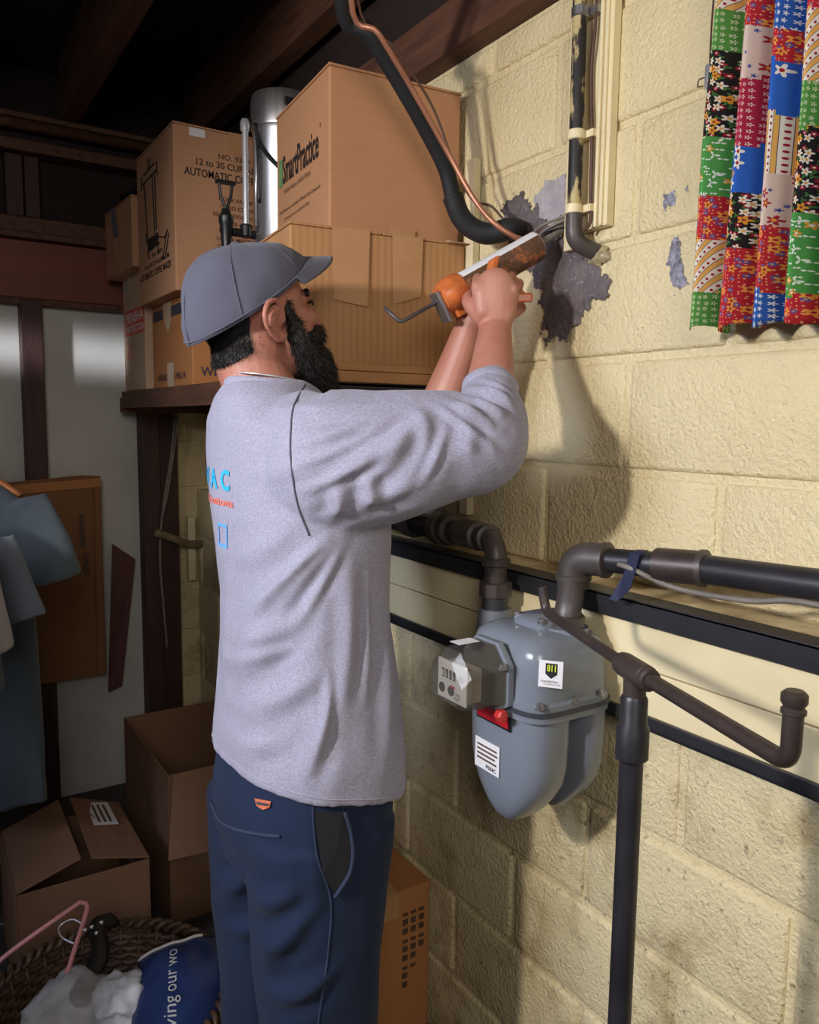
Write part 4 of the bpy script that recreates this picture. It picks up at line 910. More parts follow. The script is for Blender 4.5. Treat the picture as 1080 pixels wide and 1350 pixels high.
def hand(W, d, n, l, grip, thumb=1):
    """W wrist, d along the hand, n out of its back, l towards the little finger; fingers close round a bar"""
    d, n, l = nrm(d), nrm(n), nrm(l)
    body.limb([W - d * .01, W + d * .02, W + d * .050, W + d * .074], [.027, .030, .036, .034], 18, 4, flat=.60, up=n)
    body.limb([W + d * .035 - l * .018, W + d * .074 - l * .022], [.019, .017], 12, 3); body.limb([W + d * .03 + l * .018, W + d * .068 + l * .026], [.018, .015], 12, 3)
    for i, (off, ln, r) in enumerate(((-.030, .044, .0098), (-.010, .047, .0102), (.011, .044, .0096), (.030, .036, .0086))):
        k = W + d * (.080 - .004 * abs(i - 1)) + l * off + n * .002
        body.ell(k + n * .005 - d * .002, (.0105, .0105, .0105), nu=12, nv=8)
        body.limb([k + n * .004, W + d * .03 + l * off * .5 + n * .012], [.007, .005], 8, 3)
        a = k + (d * .35 - n * .94) * ln * grip[0]; b = a + (-d * .92 - n * .25) * ln * .72; c = b + (-d * .35 + n * .9) * ln * .5
        body.limb([k - d * .012, k, a, b, c], [r * 1.05, r * 1.12, r, r * .95, r * .8], 12, 4)
    t0 = W + d * .026 - l * .026 * thumb - n * .006; t1 = W + d * .052 - l * .046 * thumb - n * .022; t2 = W + d * .066 - l * .036 * thumb - n * .046; t3 = W + d * .070 - l * .020 * thumb - n * .062
    body.limb([t0, t1, t2, t3], [.015, .0125, .0108, .009], 12, 4)
vR = nrm(WR - V((0, 0, 1.45)))
hand(WR, V((.02, .05, .99)), -vR, V((.84, -.54, 0)), (1.0,), 1)
dL = nrm(V((.968, 1.150, 1.700)) - WL_)
hand(WL_, dL, V((.25, .95, .1)) * 1.0, np.cross(V((.25, .95, .1)), dL), (1.0,), 1)
me = fused(body, .0028, 5, .5)
# brow, lids and lips are hidden under cap and beard; keep skin of one piece
me.materials.append(M['skin']); skin = link('body', me, man)
for s in (-1, 1):
    ey = MB().ell(H(.068, s * .027, -.002), (.010, .010, .010), HA, 16, 10).obj('eye', simple('eye_white', (225, 220, 215), .2), man, smooth=True)
    MB().ell(H(.0755, s * .028, -.002), (.004, .005, .005), HA, 12, 8).obj('iris', M['hair'], ey, smooth=True)
    MB().tube(cr([H(.083, s * .018, .024), H(.083, s * .036, .028), H(.072, s * .054, .020)]), .004, 8).obj('eyebrow', M['hair'], man, smooth=True)
    MB().tube(cr([H(.090, s * .022, .007), H(.092, s * .034, .009), H(.084, s * .046, .004)]), .0022, 6).obj('eyelash', M['hair'], man, smooth=True)
# ---------------- shirt
def ring(cx, cy, a, b, z, n=56, e=2.35, tilt=0.):
    out = []
    for k in range(n):
        th = 2 * math.pi * k / n; c, s = math.cos(th), math.sin(th)
        x = b * math.copysign(abs(c) ** (2 / e), c); y = a * math.copysign(abs(s) ** (2 / e), s)
        out.append((cx + x, cy + y, z - tilt * x))
    return out
sb = MB()
sb.loft([ring(*q) for q in ((.558, 1.185, .192, .146, .868, 56, 2.4, .22), (.559, 1.185, .192, .143, .92, 56, 2.4, .15), (.560, 1.188, .184, .133, 1.02), (.560, 1.195, .178, .126, 1.12), (.560, 1.205, .180, .127, 1.22), (.560, 1.215, .190, .130, 1.31), (.552, 1.228, .190, .124, 1.39), (.540, 1.240, .160, .112, 1.45), (.530, 1.254, .112, .092, 1.488), (.526, 1.260, .082, .078, 1.506), (.524, 1.262, .068, .066, 1.516))])
sb.limb([(.545, 1.13, 1.40), SR + V((.015, .012, -.038)), SR * .62 + ER * .38 + V((0, 0, -.024)), SR * .28 + ER * .72 + V((0, 0, -.008)), ER + V((-.01, .01, 0)), ER * .84 + WR * .16, ER * .66 + WR * .34, ER * .56 + WR * .44], [.100, .116, .102, .088, .077, .066, .050, .043], 28, 6)
sb.limb([(.575, 1.33, 1.40), SL + V((.035, -.012, -.03)), SL * .6 + EL * .4, SL * .25 + EL * .75, EL, EL * .85 + WL_ * .15, EL * .75 + WL_ * .25], [.085, .092, .086, .076, .068, .055, .045], 28, 6)
shm = fused(sb, .0048, 7, .5)
FOLDS = [  # (points, width, height) of cloth folds on the side that faces the room
    ([(0.5978, 0.9588, 1.4717), (0.5449, 0.9654, 1.4455), (0.4874, 0.9750, 1.4202)], .010, .010), ([(0.5854, 0.9931, 1.4892), (0.5332, 0.9997, 1.4665), (0.4875, 1.0034, 1.4531)], .009, .007),
    ([(0.6170, 0.9446, 1.4592), (0.5610, 0.9507, 1.4143), (0.4967, 0.9637, 1.3812)], .012, .008), ([(0.6669, 0.9506, 1.4753), (0.6914, 0.9332, 1.4636), (0.7246, 0.9213, 1.4453)], .010, .011),
    ([(0.6923, 0.9598, 1.4871), (0.7168, 0.9304, 1.4750), (0.7458, 0.9092, 1.4566)], .009, .010), ([(0.7258, 0.9524, 1.5036), (0.7491, 0.9359, 1.4927), (0.7730, 0.9183, 1.4761)], .008, .008),
    ([(0.6239, 0.9417, 1.4700), (0.6209, 0.9151, 1.4361), (0.6139, 0.9153, 1.4045)], .010, .006), ([(0.6762, 0.9310, 1.4633), (0.6787, 0.9004, 1.4259), (0.6791, 0.8965, 1.3992)], .010, .005),
    ([(0.6169, 0.9444, 1.4571), (0.5783, 0.9382, 1.4040), (0.5459, 0.9533, 1.3616)], .010, .007), ([(0.5433, 0.9575, 1.3804), (0.5542, 0.9465, 1.3512), (0.5620, 0.9384, 1.3282)], .009, .009),
    ([(0.5089, 0.9534, 1.3628), (0.5204, 0.9418, 1.3320), (0.5228, 0.9374, 1.3114)], .009, .008), ([(0.6117, 0.9110, 1.3625), (0.5753, 0.9323, 1.3462), (0.5301, 0.9595, 1.3319)], .012, .005),
    ([(0.5429, 1.0166, 1.2843), (0.4832, 1.0460, 1.2170), (0.4366, 1.1095, 1.1107), (0.4336, 1.2205, 1.0322)], .012, .012), ([(0.5197, 1.0323, 1.2895), (0.4736, 1.0786, 1.2352), (0.4371, 1.1635, 1.1583), (0.4329, 1.2302, 1.1004)], .011, .009),
    ([(0.4956, 1.0211, 1.1808), (0.4390, 1.0709, 1.1026), (0.4242, 1.2240, 1.0134)], .013, .012), ([(0.5045, 1.0020, 1.0821), (0.4444, 1.0568, 1.0245), (0.4196, 1.2203, 0.9637)], .012, .009),
    ([(0.5550, 1.0036, 1.2457), (0.5506, 0.9899, 1.1238), (0.5284, 0.9877, 1.0017)], .013, .006), ([(0.6271, 1.0595, 1.2064), (0.6248, 1.0416, 1.0632), (0.6073, 1.0334, 0.9198)], .013, .006),
    ([(0.5115, 0.9915, 1.0383), (0.4945, 0.9943, 0.9777), (0.4728, 1.0001, 0.9170)], .012, .008), ([(0.4524, 1.0342, 0.9840), (0.4235, 1.0962, 0.9501), (0.4170, 1.2152, 0.9141)], .010, .007),
    ([(0.5580, 1.0114, 1.4943), (0.5155, 1.0122, 1.4748), (0.4792, 1.0104, 1.4656)], .006, .005), ([(0.6105, 0.9507, 1.4730), (0.5531, 0.9584, 1.4331), (0.4978, 0.9658, 1.4018), (0.4665, 0.9841, 1.3879)], .006, .006),
    ([(0.5788, 0.9393, 1.4145), (0.5228, 0.9466, 1.3784), (0.4778, 0.9720, 1.3520)], .007, .006), ([(0.6437, 0.9421, 1.4790), (0.6696, 0.9217, 1.4513), (0.7046, 0.8950, 1.4206), (0.7284, 0.8894, 1.4042)], .006, .006),
    ([(0.7532, 0.9604, 1.5162), (0.7674, 0.9374, 1.5023), (0.7837, 0.9241, 1.4821)], .005, .006), ([(0.6499, 0.9218, 1.4468), (0.6335, 0.9027, 1.4048), (0.6189, 0.9064, 1.3626)], .006, .005),
    ([(0.5193, 1.0072, 1.2793), (0.4848, 1.0362, 1.2410), (0.4465, 1.0876, 1.1729), (0.4238, 1.1740, 1.0842)], .006, .007), ([(0.5467, 1.0002, 1.2694), (0.5110, 1.0149, 1.2085), (0.4695, 1.0435, 1.1337)], .007, .006),
    ([(0.4788, 1.0244, 1.1257), (0.4328, 1.0711, 1.0746), (0.4199, 1.2013, 1.0019)], .006, .007), ([(0.5875, 1.0265, 1.2159), (0.5851, 1.0141, 1.1128), (0.5726, 1.0097, 1.0210)], .006, .004), ([(0.5190, 0.9941, 1.0933), (0.5104, 0.9893, 1.0164), (0.4879, 0.9933, 0.9392)], .006, .005),
    ([(0.4701, 1.0170, 1.2946), (0.4506, 1.0957, 1.2518), (0.4359, 1.1848, 1.2216)], .012, .005), ([(0.4790, 1.0615, 1.4001), (0.4550, 1.1334, 1.3744), (0.4502, 1.2536, 1.3551)], .013, .003)]
def wrinkle(me, folds, base, fine, dirs, seed):
    a = co(me); n = no(me); h = np.zeros(len(a))
    for pts, w, amp in folds:
        P = np.array(cr(pts, 4)); best = np.full(len(a), 9.); tt = np.zeros(len(a))
        for i in range(len(P) - 1):
            d = P[i + 1] - P[i]; q = a - P[i]; dd = d[[0, 2]]; t = np.clip((q[:, [0, 2]] @ dd) / (dd @ dd), 0, 1)
            r = np.hypot(q[:, 0] - t * d[0], q[:, 2] - t * d[2]); m = r < best; best[m] = r[m]; tt[m] = (i + t[m]) / (len(P) - 1)
        face = np.clip(-n[:, 1] * 1.6 + .35, 0, 1) * np.clip((1.30 - a[:, 1]) / .1, 0, 1)
        h += 1.15 * amp * face * np.sin(np.pi * np.clip(tt, .04, .96)) * (np.exp(-(best / w) ** 2) - .45 * np.exp(-((best - w * 1.9) / w) ** 2))
    for k, p in enumerate(a):
        q = Vector((p[0] * dirs[0] + seed, p[1] * dirs[1], p[2] * dirs[2]))
        h[k] += base * noise.noise(q) + fine * noise.noise(q * 3.1)
    setco(me, a + n * h[:, None])
wrinkle(shm, FOLDS, .005, .002, (9, 9, 6), 3.3)
shm.materials.append(M['shirt']); shirt = link('shirt', shm, man)
SB = bvh(shm)
def drape(pts, bv, lift=.0008, back=.6):
    out = []
    for p in pts:                                   # drop the point onto the cloth, seen from the room
        ax = (Vector(p) - Vector((0, 0, 1.45))).normalized()
        hit = bv.ray_cast(Vector(p) - ax * back, ax)
        if hit[0] is not None: out.append(V(hit[0] + hit[1] * lift))
    return out
def seam(pts, bv, r, mat, parent, name='seam', k=8):
    q = drape(cr(pts, k), bv)
    for _ in range(2): q = [q[0]] + [(q[i - 1] + q[i] * 2 + q[i + 1]) / 4 for i in range(1, len(q) - 1)] + [q[-1]]
    if len(q) > 2: return MB().tube(q, r, 6).obj(name, mat, parent, smooth=True)
seam([(0.5218, 1.1079, 1.5037), (0.5066, 1.1134, 1.4725), (0.4842, 1.0753, 1.4385), (0.4817, 1.0702, 1.3886), (0.4870, 1.0585, 1.3278), (0.4987, 1.0448, 1.2825)], SB, .0016, M['shirt_seam'], shirt, 'armhole_seam')
hemp = []
for k in range(90):
    th = 2 * math.pi * k / 90; r = ring(.552, 1.185, .196, .151, .882, 90, 2.4, .22)[k]
    dv = Vector((.552 - r[0], 1.185 - r[1], 0)).normalized(); hit = SB.ray_cast(Vector((r[0], r[1], r[2])) - dv * .12, dv)
    if hit[0] is not None: hemp.append(V(hit[0]))
MB().tube(hemp + [hemp[0]], .0014, 6).obj('hem_stitch', M['shirt_seam'] if False else M['shirt'], shirt, smooth=True)
# cuff band and collar band
colr = [NB + V((-.002 + .068 * math.cos(t), .068 * math.sin(t), .038 - .005 * math.cos(t))) for t in np.linspace(0, 2 * math.pi, 60)]
MB().tube(colr, .0062, 10, flat=1.4).obj('collar', M['shirt'], shirt, smooth=True)
for E, Wp, f, r in ((ER, WR, .45, .043), (EL, WL_, .27, .046)):
    dd = nrm(Wp - E); c = E * (1 - f) + Wp * f
    MB().lathe([(r - .004, -.012), (r + .002, -.010), (r + .003, .006), (r - .001, .012), (r - .006, .011)], c, dd, 28).obj('cuff', M['shirt'], shirt, smooth=True)
# print on the back
def back_text(s, y0, z0, w, h, mat, bold=.03):
    u, v, tm = text(s, (0, 0, 0), (1, 0, 0), (0, 1, 0), w, h, mat, None, raw=True, bold=bold)
    bmx = bmesh.new(); bmx.from_mesh(tm); bmesh.ops.subdivide_edges(bmx, edges=[e for e in bmx.edges if e.calc_length() > .3], cuts=2); bmx.free()
    out = []
    for a, b in zip(u, v):
        hit = SB.ray_cast(Vector((.1, y0 - a, z0 + b)), Vector((1, 0, 0))); out.append(hit[0] - Vector((.0016, 0, 0)) if hit[0] else Vector((.4, y0 - a, z0 + b)))
    setco(tm, np.array([V(p) for p in out])); tm.materials.clear(); tm.materials.append(mat); link('back_print', tm, shirt)
cy = simple('cyan_print', (40, 178, 236), .7, var=.03); og = simple('orange_print', (240, 120, 96), .7, var=.03); bl = simple('blue_print', (96, 170, 244), .7, var=.03)
back_text('H V A C', 1.374, 1.338, .185, .034, cy)
back_text('Air Solutions', 1.374, 1.313, .195, .013, og, .02)
for y0, y1, z0, z1 in ((1.213, 1.208, 1.245, 1.283), (1.246, 1.208, 1.278, 1.283), (1.246, 1.208, 1.245, 1.250), (1.250, 1.246, 1.245, 1.283)):
    g = []
    for y in np.linspace(y0, y1, 6):
        for z in np.linspace(z0, z1, 6):
            hit = SB.ray_cast(Vector((.1, y, z)), Vector((1, 0, 0))); g.append(tuple(hit[0] - Vector((.0016, 0, 0))) if hit[0] else (.42, y, z))
    m = MB(); m.v = g; m.f = [(i * 6 + j, i * 6 + j + 1, i * 6 + j + 7, i * 6 + j + 6) for i in range(5) for j in range(5)]; m.m = [0] * 25
    m.obj('back_print', bl, shirt)
# ---------------- trousers and shoes
pb = MB()
pb.loft([ring(*q) for q in ((.560, 1.190, .165, .118, .965), (.558, 1.190, .174, .130, .90), (.552, 1.190, .180, .138, .83), (.546, 1.190, .182, .132, .77), (.532, 1.190, .17, .10, .70))])
for s in (-1, 1):
    y = 1.19 + s * .090
    pb.loft([ring(.545, y, .094, .122, .80), ring(.538, y, .094, .114, .70), ring(.532, y + s * .004, .092, .104, .58), ring(.538, y + s * .006, .088, .096, .44), ring(.532, y + s * .008, .084, .092, .28), ring(.528, y + s * .01, .082, .096, .12), ring(.530, y + s * .01, .084, .105, .045)])
pm = fused(pb, .006, 6, .5)
PF = [([(0.4161, 1.1855, 0.6907), (0.4311, 1.0602, 0.7211), (0.4725, 1.0136, 0.7509)], .014, .008), ([(0.4157, 1.1178, 0.6306), (0.4480, 1.0428, 0.6733), (0.4949, 0.9954, 0.7230)], .012, .010), ([(0.4097, 1.1728, 0.5665), (0.4368, 1.0460, 0.6433), (0.4881, 0.9944, 0.6835)], .013, .008), ([(0.4132, 1.0500, 0.5605), (0.4726, 1.0149, 0.5843), (0.5326, 0.9810, 0.6195)], .014, .008), ([(0.4881, 0.9940, 0.8572), (0.4924, 0.9778, 0.7576), (0.4946, 0.9674, 0.6912)], .012, .003)]
wrinkle(pm, PF, .006, .0015, (7, 7, 4), 8.1)
M['pants'].node_tree.nodes['Principled BSDF'].inputs['Sheen Weight'].default_value = .04; pm.materials.append(M['pants']); pants = link('trousers', pm, man); PB = bvh(pm)
seam([(0.4822, 1.0020, 0.8881), (0.4840, 0.9907, 0.8128), (0.4977, 0.9736, 0.7521), (0.4897, 0.9675, 0.6690), (0.4736, 0.9651, 0.5746), (0.4667, 0.9613, 0.5136)], PB, .0018, M['pants_seam'], pants, 'side_seam')
# slanted side pocket, gaping open: dark sheet painted as the gap's shade, and a piped edge
pk = drape([(0.5194, 0.9772, 0.8820), (0.5254, 0.9693, 0.8522), (0.5265, 0.9641, 0.8190), (0.5204, 0.9643, 0.7912), (0.5099, 0.9683, 0.7711), (0.5018, 0.9718, 0.7577)], PB, lift=.006)
MB().tube(cr(pk, 4), .0032, 8).obj('pocket_edge', M['pants_seam'], pants, smooth=True)
lin = drape([(0.4837, 1.0001, 0.8815), (0.5175, 0.9784, 0.8820), (0.5244, 0.9699, 0.8522), (0.5246, 0.9653, 0.8190), (0.5185, 0.9655, 0.7912), (0.5020, 0.9722, 0.7622), (0.4885, 0.9848, 0.7908), (0.4851, 0.9930, 0.8350)], PB, lift=.0055)
m = MB(); c = drape([sum(lin) / len(lin)], PB, lift=.0075)[0]; m.v = [tuple(c)] + [tuple(p) for p in lin]; m.f = [(0, i + 1, (i + 1) % len(lin) + 1) for i in range(len(lin))]; m.m = [0] * len(m.f)
m.obj('pocket_gap_shade', M['black_cloth'], pants)
bp_ = drape([(0.3771, 1.1380, 0.8618), (0.3857, 1.1291, 0.8363), (0.4047, 1.1150, 0.8226), (0.4339, 1.0951, 0.8149), (0.4633, 1.0757, 0.8118)], PB, lift=.002)
MB().tube(cr(bp_, 4), .0030, 8).obj('back_pocket_edge', M['pants_seam'], pants, smooth=True)
tg = drape([(0.4276, 1.0839, 0.8792), (0.4477, 1.0703, 0.8749), (0.4453, 1.0706, 0.8657), (0.4374, 1.0753, 0.8621), (0.4299, 1.0809, 0.8677)], PB, lift=.003)
if len(tg) == 5:
    tgo = MB().slab(tg[::-1], .001).obj('brand_tag', simple('orange_tag', (206, 110, 72), .6), pants)
    tg2 = drape([(0.4303, 1.0816, 0.8746), (0.4456, 1.0712, 0.8714), (0.4445, 1.0715, 0.8679), (0.4310, 1.0805, 0.8700)], PB, lift=.0045)
    if len(tg2) == 4: MB().slab(tg2[::-1], .0006).obj('tag_band', M['ink_blue'], tgo)
for s in (-1, 1):
    y = 1.19 + s * .10; b = MB()
    b.loft([[(.53 + (cx + rx * math.cos(t)), y + ry * math.sin(t), z) for t in np.linspace(0, 2 * math.pi, 33)[:-1]] for z, cx, rx, ry in ((.022, .055, .150, .050), (.05, .052, .148, .050), (.075, .035, .125, .046), (.095, .0, .085, .044), (.13, -.02, .060, .044), (.17, -.02, .058, .044))])
    link('shoe', (lambda q: (q.materials.append(simple('brown_boot', (70, 50, 38), .6, var=.2)), q)[1])(fused(b, .005, 3)), man)
    sh_ = [o for o in man.children if o.name.startswith('shoe')][-1]
    MB().loft([[(.53 + .055 + .154 * math.cos(t), y + .054 * math.sin(t), z) for t in np.linspace(0, 2 * math.pi, 33)[:-1]] for z in (.0, .024)]).obj('sole', M['black_plastic'], sh_, smooth=40)
# ---------------- cap
cp = MB(); NA, NZ = 72, 18; rings = []
for j in range(NZ + 1):
    ph = math.pi / 2 * (j / NZ) * .985; r = []
    for k in range(NA):
        th = 2 * math.pi * k / NA; c, s = math.cos(th), math.sin(th); zr = .022 + .052 * c; bx = .112 if c > 0 else .126
        rr = math.cos(ph) ** .72; zt = zr + (.116 - zr) * math.sin(ph) ** 1.05
        sm = 1 - .010 * math.exp(-((((th / (math.pi / 3) + .5) % 1) - .5) / .05) ** 2) * math.cos(ph)
        r.append(H(-.006 + bx * c * rr * sm - .008 * math.sin(ph), .0885 * s * rr * sm, zt))
    rings.append(r)
cp.loft(rings, cap=False); top = len(cp.v); cp.add([H(-.014, 0, .1165)], []); base = NZ * NA
cp.f += [(base + k, base + (k + 1) % NA, top) for k in range(NA)]; cp.m += [0] * NA
cm = cp.mesh('crown', M['cap'], smooth=True)
a = co(cm); n = no(cm); h = np.array([.0034 * noise.noise(Vector(p) * 26) + .0012 * noise.noise(Vector(p) * 60) for p in a]); setco(cm, a + n * h[:, None])
cap = link('cap', cm, man); cap.modifiers.new('thickness', 'SOLIDIFY').thickness = .002
MB().tube([H(-.006 + (.1125 if math.cos(t) > 0 else .1265) * math.cos(t), .089 * math.sin(t), .028 + .052 * math.cos(t)) for t in np.linspace(0, 2 * math.pi, 73)], .0016, 6).obj('sweatband_stitch', M['cap'], cap, smooth=True)
for k in range(6):
    th = math.pi / 3 * k; pts = []
    for j in range(0, NZ + 1):
        ph = math.pi / 2 * (j / NZ) * .985; c, s = math.cos(th), math.sin(th); zr = .022 + .052 * c; bx = .112 if c > 0 else .126; rr = math.cos(ph) ** .72
        pts.append(H(-.006 + (bx - .0004) * c * rr - .008 * math.sin(ph), .0882 * s * rr, zr + (.116 - zr) * math.sin(ph) ** 1.05))
    MB().tube(pts, .0010, 6).obj('panel_seam', M['cap'], cap, smooth=True)
MB().lathe([(.009, 0), (.008, .004), (.004, .006)], H(-.014, 0, .115), hu, 14).obj('button', M['cap'], cap, smooth=True)
def brim(u, v):
    th = math.radians(-68 + 136 * u); c, s = math.cos(th), math.sin(th)
    e = .058 * max(0., math.cos(th * 1.25)) ** .55 * v
    return H(-.006 + .111 * c + e, .088 * s * (1 + .02 * v), .022 + .052 * c - .004 * v - .010 * (s ** 2) * (.3 + v) + .010)
sheet(brim, 32, 10, 'brim', M['cap'], .0045, cap)
# ---------------- hair below the cap, beard
hm = MB(); hv = co(me); idx = {}
loc = (hv - HC) @ np.array([hf, hl, hu]).T
nn_ = no(me)
def hair_ok(q):
    x, y, z = q
    rim = .022 + .052 * (x / .118)
    return x < .004 + .35 * (z - .0) and z < rim + .02 and z > -.074 + .45 * (x + .09) and x > -.14 and abs(y) < .1 and not (x > -.050 and (z < .012 or abs(y) > .066))
ok = np.array([abs(q[0]) < .2 and abs(q[2]) < .12 and hair_ok(q) for q in loc])
for p in me.polygons:
    vs_ = list(p.vertices)
    if all(ok[i] for i in vs_):
        for i in vs_:
            if i not in idx:
                idx[i] = len(hm.v); d = .0035 + .0025 * noise.noise(Vector(hv[i]) * 60); hm.v.append(tuple(hv[i] + nn_[i] * d))
        hm.f.append(tuple(idx[i] for i in vs_)); hm.m.append(0)
hair = hm.obj('hair', M['hair'], man, smooth=True, recalc=False)
bb = MB()
bb.limb([H(.018, -.066, .012), H(.024, -.068, -.020), H(.030, -.066, -.050), H(.050, -.056, -.085), H(.080, -.030, -.108), H(.092, 0, -.115)], [.007, .012, .017, .022, .026, .028], 16, 5)
bb.limb([H(.018, .066, .012), H(.024, .068, -.020), H(.030, .066, -.050), H(.050, .056, -.085), H(.080, .030, -.108), H(.092, 0, -.115)], [.007, .012, .017, .022, .026, .028], 16, 5)
bb.ell(H(.072, 0, -.095), (.050, .050, .045), HA); bb.ell(H(.094, 0, -.120), (.036, .036, .042), HA); bb.ell(H(.106, 0, -.138), (.022, .024, .026), HA)
bb.limb([H(.060, -.050, -.055), H(.094, -.026, -.046), H(.106, 0, -.043), H(.094, .026, -.046), H(.060, .050, -.055)], [.016, .014, .012, .014, .016], 12, 4)
bm_ = fused(bb, .0030, 4); a = co(bm_); n = no(bm_)
setco(bm_, a + n * np.array([.004 * noise.noise(Vector(p) * 70) + .002 * noise.noise(Vector(p) * 160) for p in a])[:, None])
bm_.materials.append(M['hair']); beard = link('beard', bm_, man)
def strands(src, count, ln, dirv, name, parent, r=.0005, keep=None, seed=1):
    rg = np.random.default_rng(seed); a = co(src); n = no(src); m = MB(); ids = rg.integers(0, len(a), count)
    for i in ids:
        if keep is not None and not keep(a[i], rg): continue
        d = nrm(n[i] * 1.0 + V(dirv) + rg.normal(0, .45, 3)); p = a[i] - n[i] * .001; L_ = ln * rg.uniform(.5, 1.2); s = nrm(np.cross(d, rg.normal(0, 1, 3))) * r
        q = p + d * L_ * .55; e = p + nrm(d + V(dirv) * .5) * L_
        m.add([p - s, p + s, q + s * .7, q - s * .7, e], [(0, 1, 2, 3), (3, 2, 4)])
    o = m.obj(name, M['hair'], parent, recalc=False); o['kind'] = 'stuff'; return o
strands(bm_, 9000, .013, hf * .5 - hu * 1.0, 'beard_hair', beard, .00045)
hmesh = hair.data
strands(hmesh, 7000, .007, -hu * .8 - hf * .3, 'short_hair', hair, .0004, seed=3)
def fade(p, rg):
    q = (p - HC) @ np.array([hf, hl, hu]).T; z = q[2]; x = q[0]
    lim = -.074 + .45 * (x + .09)
    return abs(q[0]) < .2 and -.02 < lim - z + .012 < .035 and x < -.03 and x > -.14 and abs(q[1]) < .1 and rg.uniform() < 1 - (lim - z + .02) / .05 and z > -.13
strands(me, 160000, .0045, -hu * 1.2, 'short_hair', hair, .0003, fade, 5)
MB().tube([NB + V((.064 * math.cos(t), .064 * math.sin(t), .049 - .008 * math.cos(t))) for t in np.linspace(0, 2 * math.pi, 50)], .0016, 6).obj('necklace', M['chrome'], man, smooth=True)
# ================================================================ caulking gun in his hands
ga, gb = V((.834, 1.160, 1.678)), V((.987, 1.132, 1.768)); gd = nrm(gb - ga)
gu = nrm(V((0, 0, 1)) - gd * gd[2]); gs = np.cross(gd, gu)
gun = thing('caulking_gun', 'orange caulking gun smeared with sealant held against the wall patch', 'tool', tuple(ga))
M['orange'] = simple('orange_paint', (222, 120, 60), .35, var=.12, sc=20, c2=(170, 92, 48))
def mk_dirty():
    t = NT('dirty_orange_barrel'); v = t.co(); f = t.ramp(t.noise(v, 45, 5, .7), [(.50, 0.), (.64, 1.)])
    t.fin(t.mix(f, s2l((96, 68, 50)), s2l((196, 112, 66))), .45, 0, .5); t.bump(t.noise(v, 80, 4, .7), .6, .003); return t.mat
M['dirty'] = mk_dirty()
MB().lathe([(.0, 0), (.022, 0), (.0255, .004), (.0255, .19)], ga + gd * .002, gd, 28).obj('sealant_tube', M['white'], gun, smooth=35)
arc = MB(); rr = []
for h_ in (.0, .06, .12, .185):
    rr.append([ga + gd * (h_ + .004) + (gu * math.cos(t) + gs * math.sin(t)) * r for r, ts in ((.0285, np.linspace(-1.9, 1.9, 17)), (.0262, np.linspace(1.9, -1.9, 17))) for t in [q - 1.25 * 0 + math.pi * 0 - 0.0 for q in ts]])
rr = [[ga + gd * (h_ + .004) + (-gu * math.cos(t) - gs * math.sin(t)) * r for r, ts in ((.0290, np.linspace(-2.2, 1.6, 17)), (.0264, np.linspace(1.6, -2.2, 17))) for t in ts] for h_ in (0., .06, .12, .185)]
arc.loft(rr); arc.obj('barrel', M['dirty'], gun, smooth=40)
MB().lathe([(.012, -.030), (.024, -.028), (.030, -.016), (.031, .012), (.028, .018)], ga, gd, 24).obj('rear_cap', M['orange'], gun, smooth=30)
MB().obox(ga - gd * .034 - gu * .012, (gd, gu, gs), (.004, .028, .016)).obj('release_plate', M['galv'], gun, bevel=.002)
MB().tube(fillet([ga + gd * .02, ga - gd * .115 + gu * .0, ga - gd * .125 + gu * .035 - gs * .012], .008, 4), .0035, 8).obj('plunger_rod', M['pipe'], gun, smooth=True)
MB().lathe([(.026, 0), (.020, .006), (.008, .012), (.005, .06), (.003, .085)], ga + gd * .190, gd, 18).obj('nozzle', M['wire_grey'], gun, smooth=30)
hc = WR + V((.02, .05, .99)) * .060 + vR * .034
MB().obox(hc + V((-.012, .008, .012)), (gd, gs, nrm(V((-.25, .0, -1)))), (.010, .009, .058)).obj('grip', M['orange'], gun, bevel=.004)
MB().obox(hc + V((.03, -.012, .0)) , (nrm(V((.84, -.54, .05))), (0, 0, 1), vR), (.034, .008, .006)).obj('trigger', M['orange'], gun, bevel=.003)
MB().obox(ga + gd * .01 - gu * .030, (gd, gu, gs), (.026, .012, .010)).obj('bracket', M['orange'], gun, bevel=.003)

